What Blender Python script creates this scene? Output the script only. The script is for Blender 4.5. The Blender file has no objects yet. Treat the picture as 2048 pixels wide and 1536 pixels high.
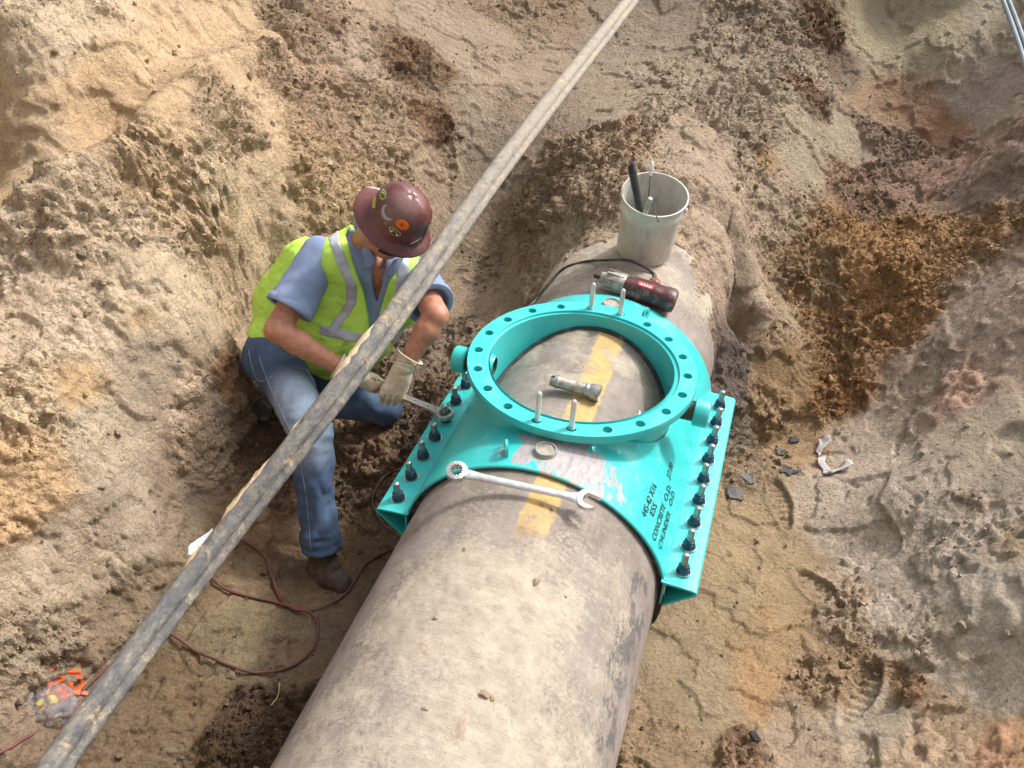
import bpy, bmesh, math, random
import numpy as np
from mathutils import Vector, Matrix
from math import sin, cos, pi, radians, hypot, atan2
random.seed(7); rng = np.random.default_rng(7)
SC = bpy.context.scene; COL = SC.collection
# ------------------------------------------------------------------ camera, sky, sun
cam_d = bpy.data.cameras.new('camera'); cam = bpy.data.objects.new('camera', cam_d); COL.objects.link(cam)
cam_d.sensor_width = 36; cam_d.lens = 32.785; cam_d.clip_end = 800; cam_d.clip_start = .05
_r = Vector((0.95299921, 0.29944772, 0.04608218)); _u = Vector((-0.21502912, 0.56135297, 0.79915287)); _b = Vector((0.21343614, -0.77150107, 0.59935892))
cm = Matrix((_r, _u, _b)).transposed().to_4x4(); cm.translation = (0.4932, -2.7122, 1.9416); cam.matrix_world = cm
SC.camera = cam
SUN_TO = Vector((.47, .46, .78)).normalized()
w = bpy.data.worlds.new('World'); SC.world = w; w.use_nodes = True
nt = w.node_tree; sky = nt.nodes.new('ShaderNodeTexSky'); sky.sky_type = 'NISHITA'; sky.sun_disc = False
sky.sun_elevation = math.asin(SUN_TO.z); sky.sun_rotation = atan2(SUN_TO.x, SUN_TO.y); sky.dust_density = 7; sky.air_density = 1.0
nt.nodes['Background'].inputs[1].default_value = .15
hs = nt.nodes.new('ShaderNodeHueSaturation'); hs.inputs['Saturation'].default_value = .12; nt.links.new(sky.outputs[0], hs.inputs['Color'])
nt.links.new(hs.outputs[0], nt.nodes['Background'].inputs[0])
sd = bpy.data.lights.new('sun', 'SUN'); sd.energy = 2.1; sd.angle = radians(5); sd.color = (1, .945, .87)
so = bpy.data.objects.new('sun', sd); COL.objects.link(so); so.rotation_euler = SUN_TO.to_track_quat('Z', 'Y').to_euler(); so.location = (3, 3, 6)
SC.view_settings.view_transform = 'Standard'; SC.view_settings.look = 'None'; SC.view_settings.gamma = 1; SC.view_settings.use_curve_mapping = False
SC.view_settings.exposure = .68
# ------------------------------------------------------------------ helpers
def V(*a): return np.array(a, float)
def tag(o, label=None, cat=None, group=None, kind=None):
    if label: o['label'] = label
    if cat: o['category'] = cat
    if group: o['group'] = group
    if kind: o['kind'] = kind
    return o
def empty(name, loc, label=None, cat=None, group=None, rot=None):
    o = bpy.data.objects.new(name, None); COL.objects.link(o); o.location = loc; o.empty_display_size = .05
    if rot is not None: o.rotation_euler = rot
    return tag(o, label, cat, group)
def worg(o):
    v = Vector((0, 0, 0))
    while o is not None: v = v + o.location; o = o.parent
    return v
def mesh_np(name, v, f, smooth=True):
    """v (n,3); f: list of polygons or (m,4)/(m,3) int array"""
    me = bpy.data.meshes.new(name)
    if isinstance(f, np.ndarray):
        m, k = f.shape
        me.vertices.add(len(v)); me.vertices.foreach_set('co', np.asarray(v, np.float32).ravel())
        me.loops.add(m * k); me.loops.foreach_set('vertex_index', f.astype(np.int32).ravel())
        me.polygons.add(m); me.polygons.foreach_set('loop_start', np.arange(0, m * k, k, dtype=np.int32))
        try: me.polygons.foreach_set('loop_total', np.full(m, k, np.int32))
        except Exception: pass
        me.update(calc_edges=True)
    else:
        me.from_pydata([tuple(map(float, p)) for p in v], [], f); me.update()
    me.polygons.foreach_set('use_smooth', np.full(len(me.polygons), bool(smooth)))
    return me
def obj(name, v, f, mat, parent=None, smooth=True, angle=None, local=False):
    """v in world coordinates (parent unrotated) unless local"""
    v = np.asarray(v, float)
    if parent is not None and not local: v = v - np.array(worg(parent))
    me = mesh_np(name, v, f, smooth)
    if mat: me.materials.append(mat)
    o = bpy.data.objects.new(name, me); COL.objects.link(o)
    if parent is not None: o.parent = parent
    if angle is not None: set_angle(me, angle)
    return o
def set_angle(me, deg):
    bm = bmesh.new(); bm.from_mesh(me); a = radians(deg)
    bmesh.ops.recalc_face_normals(bm, faces=bm.faces)
    for e in bm.edges:
        if len(e.link_faces) == 2 and e.calc_face_angle(0) > a: e.smooth = False
    bm.to_mesh(me); bm.free()
class MB:
    def __init__(s): s.v = []; s.f = []
    def add(s, v, f):
        n = len(s.v); s.v += [tuple(map(float, p)) for p in v]; s.f += [tuple(i + n for i in q) for q in f]; return s
    def build(s, name, mat, parent=None, smooth=True, angle=40, local=False): return obj(name, s.v, s.f, mat, parent, smooth, angle, local)
def frame(d, up=(0, 0, 1)):
    d = Vector(d).normalized(); u = Vector(up)
    if abs(d.dot(u)) > .98: u = Vector((1, 0, 0))
    a = u.cross(d).normalized(); b = d.cross(a); return a, b, d
def tube(pts, rad, n=12, caps=True, squash=1.0, up=(0, 0, 1)):
    pts = [Vector(p) for p in pts]; m = len(pts)
    if not hasattr(rad, '__len__'): rad = [rad] * m
    v = []; f = []; pa = None
    for i, p in enumerate(pts):
        d = (pts[min(i + 1, m - 1)] - pts[max(i - 1, 0)]).normalized()
        if pa is None: a, b, _ = frame(d, up)
        else: a = (pa - d * pa.dot(d)).normalized(); b = d.cross(a)
        pa = a
        for k in range(n):
            t = 2 * pi * k / n; v.append(p + (a * cos(t) + b * sin(t) * squash) * rad[i])
    for i in range(m - 1):
        for k in range(n): f.append((i * n + k, i * n + (k + 1) % n, (i + 1) * n + (k + 1) % n, (i + 1) * n + k))
    if caps: f.append(tuple(range(n - 1, -1, -1))); f.append(tuple((m - 1) * n + k for k in range(n)))
    return v, f
def catmull(P, sub=8):
    P = [Vector(p) for p in P]; out = []; n = len(P)
    for i in range(n - 1):
        a, b, c, d = P[max(i - 1, 0)], P[i], P[i + 1], P[min(i + 2, n - 1)]
        for k in range(sub):
            t = k / sub
            out.append(.5 * ((2 * b) + (c - a) * t + (2 * a - 5 * b + 4 * c - d) * t * t + (3 * b - a - 3 * c + d) * t ** 3))
    out.append(P[-1]); return out
def lathe(prof, o, d, n=32, up=(0, 0, 1)):
    """prof: list (radius, height) along direction d from o"""
    a, b, d = frame(d, up); o = Vector(o); v = []; f = []
    for r, h in prof:
        for k in range(n):
            t = 2 * pi * k / n; v.append(o + d * h + (a * cos(t) + b * sin(t)) * max(r, 1e-5))
    for i in range(len(prof) - 1):
        for k in range(n): f.append((i * n + k, i * n + (k + 1) % n, (i + 1) * n + (k + 1) % n, (i + 1) * n + k))
    return v, f
def box(c, sx, sy, sz, M=None):
    v = []
    for x in (-1, 1):
        for y in (-1, 1):
            for z in (-1, 1):
                p = Vector((x * sx / 2, y * sy / 2, z * sz / 2)); v.append((M @ p if M is not None else p) + Vector(c))
    return v, [(0, 1, 3, 2), (4, 6, 7, 5), (0, 4, 5, 1), (2, 3, 7, 6), (0, 2, 6, 4), (1, 5, 7, 3)]
def prism(poly, o, ax, ay, az, t):
    """extrude 2d polygon (list) by t along az"""
    o = Vector(o); ax = Vector(ax); ay = Vector(ay); az = Vector(az); n = len(poly)
    v = [o + ax * p[0] + ay * p[1] for p in poly] + [o + ax * p[0] + ay * p[1] + az * t for p in poly]
    f = [tuple(range(n - 1, -1, -1)), tuple(range(n, 2 * n))] + [(i, (i + 1) % n, (i + 1) % n + n, i + n) for i in range(n)]
    return v, f
# numpy noise
def _hash(i, j, k, s):
    h = (i.astype(np.int64) * 374761393 + j.astype(np.int64) * 668265263 + k.astype(np.int64) * 2147483647 + s * 974711) & 0xffffffff
    h = ((h ^ (h >> 13)) * 1274126177) & 0xffffffff
    return (h ^ (h >> 16)) & 0xffffffff
def vnoise(p, s=0):
    """value noise in -1..1, p (n,3)"""
    q = np.floor(p); t = p - q; q = q.astype(np.int64); t = t * t * t * (t * (t * 6 - 15) + 10); out = 0
    for a in (0, 1):
        wa = t[:, 0] if a else 1 - t[:, 0]
        for b in (0, 1):
            wb = t[:, 1] if b else 1 - t[:, 1]
            for c in (0, 1):
                wc = t[:, 2] if c else 1 - t[:, 2]
                out = out + wa * wb * wc * (_hash(q[:, 0] + a, q[:, 1] + b, q[:, 2] + c, s) / 2147483647.5 - 1)
    return out
def fbm(p, sc, oc=4, s=0, g=.5):
    out = 0; a = 1; tot = 0
    for i in range(oc): out = out + a * vnoise(p * sc * 2.03 ** i + 17.3 * i, s + i); tot += a; a *= g
    return out / tot
def ridge(p, sc, oc=3, s=0):
    out = 0; a = 1; tot = 0
    for i in range(oc): out = out + a * (1 - 2 * np.abs(vnoise(p * sc * 2.1 ** i + 9.1 * i, s + i))); tot += a; a *= .55
    return out / tot
def worley(p, sc, s=0):
    q0 = np.floor(p * sc).astype(np.int64); P = p * sc; d1 = np.full(len(p), 9.); d2 = np.full(len(p), 9.)
    for a in (-1, 0, 1):
        for b in (-1, 0, 1):
            for c in (-1, 0, 1):
                i, j, k = q0[:, 0] + a, q0[:, 1] + b, q0[:, 2] + c
                h = _hash(i, j, k, s); fx = i + (h & 1023) / 1023.; fy = j + ((h >> 10) & 1023) / 1023.; fz = k + ((h >> 20) & 1023) / 1023.
                d = (P[:, 0] - fx) ** 2 + (P[:, 1] - fy) ** 2 + (P[:, 2] - fz) ** 2
                m = d < d1; d2 = np.where(m, d1, np.minimum(d2, d)); d1 = np.where(m, d, d1)
    return np.sqrt(d1), np.sqrt(d2)
def sstep(a, b, x): t = np.clip((x - a) / (b - a), 0, 1); return t * t * (3 - 2 * t)
def set_attr(me, name, arr):
    arr = np.asarray(arr, np.float32)
    if arr.ndim == 2 and arr.shape[1] == 3: arr = np.concatenate([arr, np.ones((len(arr), 1), np.float32)], 1)
    a = me.attributes.new(name, 'FLOAT_COLOR', 'POINT'); a.data.foreach_set('color', arr.ravel())
# ------------------------------------------------------------------ materials
class NM:
    def __init__(s, name, rough=.8, metal=0, base=(.5, .5, .5)):
        s.m = bpy.data.materials.new(name); s.m.use_nodes = True; s.t = s.m.node_tree; s.b = s.t.nodes['Principled BSDF']
        s.b.inputs['Roughness'].default_value = rough; s.b.inputs['Metallic'].default_value = metal; s.b.inputs['Base Color'].default_value = (*base, 1)
        s.tc = s.t.nodes.new('ShaderNodeTexCoord')
    def n(s, ty, **kw):
        o = s.t.nodes.new(ty)
        for k, v in kw.items(): setattr(o, k, v)
        return o
    def l(s, a, b): s.t.links.new(a, b)
    def noise(s, sc, det=4, rough=.6, vec=None, dist=0, scale3=None):
        o = s.n('ShaderNodeTexNoise'); o.inputs['Scale'].default_value = sc; o.inputs['Detail'].default_value = det; o.inputs['Roughness'].default_value = rough; o.inputs['Distortion'].default_value = dist
        src = vec or s.tc.outputs['Object']
        if scale3:
            mp = s.n('ShaderNodeMapping'); mp.inputs['Scale'].default_value = scale3; s.l(src, mp.inputs[0]); src = mp.outputs[0]
        s.l(src, o.inputs['Vector']); return o.outputs['Fac']
    def ramp(s, fac, stops, interp='LINEAR'):
        r = s.n('ShaderNodeValToRGB'); r.color_ramp.interpolation = interp; e = r.color_ramp.elements
        while len(e) < len(stops): e.new(.5)
        for i, (p, c) in enumerate(stops):
            e[i].position = p; e[i].color = (*c, 1) if len(c) == 3 else c
        s.l(fac, r.inputs[0]); return r.outputs[0]
    def step(s, fac, a, b):
        m = s.n('ShaderNodeMapRange'); m.inputs['From Min'].default_value = a; m.inputs['From Max'].default_value = b; s.l(fac, m.inputs['Value']); return m.outputs[0]
    def math(s, op, a, b=None):
        m = s.n('ShaderNodeMath', operation=op)
        for i, x in enumerate((a, b)):
            if x is None: continue
            if isinstance(x, (int, float)): m.inputs[i].default_value = x
            else: s.l(x, m.inputs[i])
        return m.outputs[0]
    def mix(s, fac, a, b, mode='MIX'):
        m = s.n('ShaderNodeMix', data_type='RGBA', blend_type=mode)
        for sock, x in ((m.inputs[0], fac), (m.inputs[6], a), (m.inputs[7], b)):
            if isinstance(x, (int, float)): sock.default_value = x
            elif isinstance(x, tuple): sock.default_value = (*x, 1)
            else: s.l(x, sock)
        return m.outputs[2]
    def attr(s, name):
        a = s.n('ShaderNodeAttribute'); a.attribute_name = name; return a.outputs['Color']
    def sep(s, c):
        a = s.n('ShaderNodeSeparateColor'); s.l(c, a.inputs[0]); return a.outputs
    def xyz(s, v=None):
        a = s.n('ShaderNodeSeparateXYZ'); s.l(v or s.tc.outputs['Object'], a.inputs[0]); return a.outputs
    def color(s, c): s.l(c, s.b.inputs['Base Color']); return s
    def rough(s, c): s.l(c, s.b.inputs['Roughness']); return s
    def bump(s, h, strength=.5, dist=.004):
        b = s.n('ShaderNodeBump'); b.inputs['Strength'].default_value = strength; b.inputs['Distance'].default_value = dist; s.l(h, b.inputs['Height'])
        if s.b.inputs['Normal'].is_linked: s.l(s.b.inputs['Normal'].links[0].from_socket, b.inputs['Normal'])
        s.l(b.outputs[0], s.b.inputs['Normal']); return s
DUST = (.40, .31, .21)
def simple(name, c, rough=.6, metal=0, var=.25, sc=25, dust=0., bump=0., bsc=120, dustc=DUST):
    m = NM(name, rough, metal)
    lo = tuple(x * (1 - var) for x in c); hi = tuple(min(1, x * (1 + var)) for x in c)
    col = m.ramp(m.noise(sc, 5), [(.3, lo), (.7, hi)])
    if dust:
        mk = m.step(m.noise(sc * .8, 8, .75), .62 - dust * .35, .72 - dust * .3)
        col = m.mix(mk, col, dustc)
        m.rough(m.math('ADD', m.math('MULTIPLY', mk, .9 - rough), rough))
    m.color(col)
    if bump: m.bump(m.noise(bsc, 4), bump, .002)
    return m.m
# ------------------------------------------------------------------ terrain (one sheet with the pit dug into it)
PR, PH = .4426, .5074          # pipe radius, depth of the pipe axis below the flange face
CT = np.array([
 # pit floor, left of the pipe
 (-0.7402,-1.0764,-1.0300),(-1.1394,-1.2567,-1.0000),(-1.0715,-0.7767,-1.0000),(-1.3723,-0.9090,-0.9700),(-0.8491,-0.5493,-1.0200),(-0.7730,-0.1318,-1.0000),(-1.3265,-0.5633,-0.9500),(-1.4562,-1.2837,-0.9700),(-1.4574,-1.5695,-0.9000),
 (-1.1192,-0.1938,-0.9700),(-.5,-2.0,-1.0),(-1.3,-2.1,-.9),(0,-1.2,-1.05),(0,-.3,-1.05),(0,.6,-1.05),
 # ground rising under the kneeling worker
 (-1.1276,0.0758,-0.8800),(-0.9966,0.1723,-0.8000),(-0.8372,0.2558,-0.7600),(-1.3616,0.1098,-0.8000),(-1.4486,-0.0726,-0.7400),(-1.3262,-0.2951,-0.8000),(-0.7930,0.5758,-0.7200),(-.62,-.1,-.98),(-.6,.25,-.8),
 # left wall
 (-1.4974,-0.4877,-0.7400),(-1.4939,-0.9261,-0.8000),(-1.5933,-1.1992,-0.7200),(-1.7120,-1.1108,-0.4800),(-1.5834,-0.7340,-0.4200),(-1.5238,-0.1993,-0.5000),(-1.8893,-0.8041,-0.2200),(-1.7624,-0.4085,-0.1700),(-1.6186,0.0281,-0.2200),(-1.6764,0.3886,-0.6200),(-1.6884,0.5626,-0.5600),
 (-1.6989,0.7086,-0.4200),(-1.6561,0.7750,-0.2000),(-1.7337,0.5658,0.0600),(-1.8694,-0.0118,0.1200),(-2.1355,-0.4256,0.0200),(-2.2574,-0.1985,0.2400),(-2.0511,-0.0119,0.3000),(-1.9845,0.4010,0.3800),(-2.0617,1.1130,0.4000),(-2.1404,1.7918,0.4200),
 # scraped scoop above it
 (-2.5720,0.1651,0.2400),(-2.2670,0.4493,0.3600),(-2.2104,1.1467,0.4400),(-2.7433,0.4649,0.5000),(-2.5543,0.3834,0.8500),(-2.4710,0.8561,0.7500),(-2.4188,1.7418,0.5500),(-3.2,-.6,.8),(-3.3,1.2,.9),(-2.6,-1.6,.5),(-2.2,-2.1,.3),
 # rubble slope behind the worker, sandy chute
 (-1.5326,1.1768,-0.1200),(-1.7781,1.5312,0.0500),(-1.8243,2.0737,0.1400),(-1.4347,1.7126,-0.1000),(-1.1578,1.7490,-0.4200),(-0.9523,1.8492,-0.5200),(-0.8634,1.1888,-0.6800),(-0.7784,1.5162,-0.6600),(-0.7823,1.6860,-0.5000),(-1.1060,2.0124,-0.2500),
 (-1.0923,2.3986,0.0000),(-1.3529,3.1791,0.1600),(-1.7197,2.4065,0.2000),(-0.5948,2.0298,-0.0800),
 # soil burying the far pipe
 (-0.4162,1.3619,-0.1000),(-0.2903,1.6328,0.0200),(-0.0841,1.7387,0.0400),(-0.2341,2.4923,0.1000),(-0.4345,3.4845,0.2000),(-0.0639,3.1404,0.2200),(0.1925,2.2207,0.1200),(0.3715,1.8592,-0.1200),(0.4990,1.8142,-0.4200),(0.4808,1.5011,-0.5500),
 (0,1.25,.0),(-.22,1.25,-.09),(.25,1.5,-.05),(-.45,1.22,-.30),(.52,1.12,-.55),(.55,1.4,-.38),(.42,1.62,-.14),(0,1.02,-.045),(.25,.98,-.15),
 (0.4870,1.3795,-0.7800),(0.6500,1.0619,-0.9200),(0.6243,0.5456,-0.9700),(0.6381,-0.2802,-1.0200),(0.5325,-0.7594,-1.0300),(.5,.2,-.97),(.6,-.6,-1.0),
 # right side
 (0.5087,2.8908,0.1400),(0.7009,2.2236,-0.2800),(0.8442,3.2887,-0.0000),(0.9662,3.1483,-0.1200),(1.3933,2.7844,-0.3400),(0.9824,2.7004,-0.3800),(0.8375,2.0570,-0.6000),(1.1597,2.0830,-0.4200),(1.4482,2.0108,-0.3800),(0.9667,1.5297,-0.8200),
 (1.3078,1.5485,-0.6200),(0.9359,0.8043,-0.9400),(1.2689,0.9950,-0.8400),(1.1676,0.3781,-0.9300),(1.0077,-0.1657,-1.0000),(1.1953,-0.5287,-0.9700),(1.4137,0.0452,-0.7800),(1.4028,0.5120,-0.6800),(1.5765,0.8919,-0.5200),(1.6281,1.3035,-0.3800),
 (1.7298,1.4947,-0.2000),(1.6455,0.4579,-0.5500),(1.6480,-0.1209,-0.5000),(1.5458,-0.4019,-0.7400),(1.6292,-0.6478,-0.6200),(1.0464,3.9942,0.2600),(0.8699,3.8198,0.2200),(1.3890,3.6334,0.2800),(1.7612,3.7362,0.4500),(1.4943,3.4170,-0.1000),(1.7519,2.5954,0.1000),(1.5936,2.4238,-0.2000),
 (2.3,-1.4,-.4),(2.4,.2,-.15),(2.4,1.6,.3),(2.3,3.2,.8),(0.6,4.0,.6),(-1.5,4.1,.6),(-3.2,3.4,.8),(1.5,-2.1,-.1),(.6,-2.1,-.9),
])
def tps(C, X, lam=.004):
    n = len(C); P = C[:, :2]
    K = lambda r2: .5 * r2 * np.log(r2 + 1e-9)
    D = ((P[:, None] - P[None]) ** 2).sum(-1); A = np.zeros((n + 3, n + 3)); A[:n, :n] = K(D) + lam * np.eye(n)
    A[:n, n] = 1; A[:n, n + 1:] = P; A[n:, :n] = A[:n, n:].T; b = np.zeros(n + 3); b[:n] = C[:, 2]
    wt = np.linalg.solve(A, b); out = np.empty(len(X))
    for i in range(0, len(X), 40000):
        x = X[i:i + 40000]; D = ((x[:, None] - P[None]) ** 2).sum(-1); out[i:i + 40000] = K(D) @ wt[:n] + wt[n] + x @ wt[n + 1:]
    return out
GX0, GX1, GY0, GY1 = -3.7, 2.6, -2.3, 4.4
def edge_h(x, y): return np.where(y < 0, .45, .45 + .5 * sstep(0, 1.5, y)) + .25 * sstep(-1.5, -3, x)
def base_h(X):
    z = tps(CT, X); x, y = X[:, 0], X[:, 1]
    e = np.minimum.reduce([x - GX0, GX1 - x, GY1 - y, y - GY0]); k = 1 - sstep(.0, .4, e)
    z = z * (1 - k) + edge_h(x, y) * k
    # stay below the lower edge of the view on the near bank
    zb = np.minimum(z, -1.0 + np.maximum(0, -1.75 - y) * 3.0); near = sstep(-1.8, -1.9, y) * (1 - k)
    return np.clip(z * (1 - near) + zb * near if False else z, -1.08, 3)
coarse_n = (253, 269)
cx = np.linspace(GX0, GX1, coarse_n[0]); cy = np.linspace(GY0, GY1, coarse_n[1])
CXX, CYY = np.meshgrid(cx, cy, indexing='ij'); CZ = base_h(np.stack([CXX.ravel(), CYY.ravel()], 1)).reshape(coarse_n)
def bil(F, X, Y):
    u = np.clip((np.asarray(X) - GX0) / (GX1 - GX0) * (F.shape[0] - 1), 0, F.shape[0] - 1.001); v = np.clip((np.asarray(Y) - GY0) / (GY1 - GY0) * (F.shape[1] - 1), 0, F.shape[1] - 1.001)
    i = u.astype(int); j = v.astype(int); a = u - i; b = v - j
    return F[i, j] * (1 - a) * (1 - b) + F[i + 1, j] * a * (1 - b) + F[i, j + 1] * (1 - a) * b + F[i + 1, j + 1] * a * b
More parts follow.
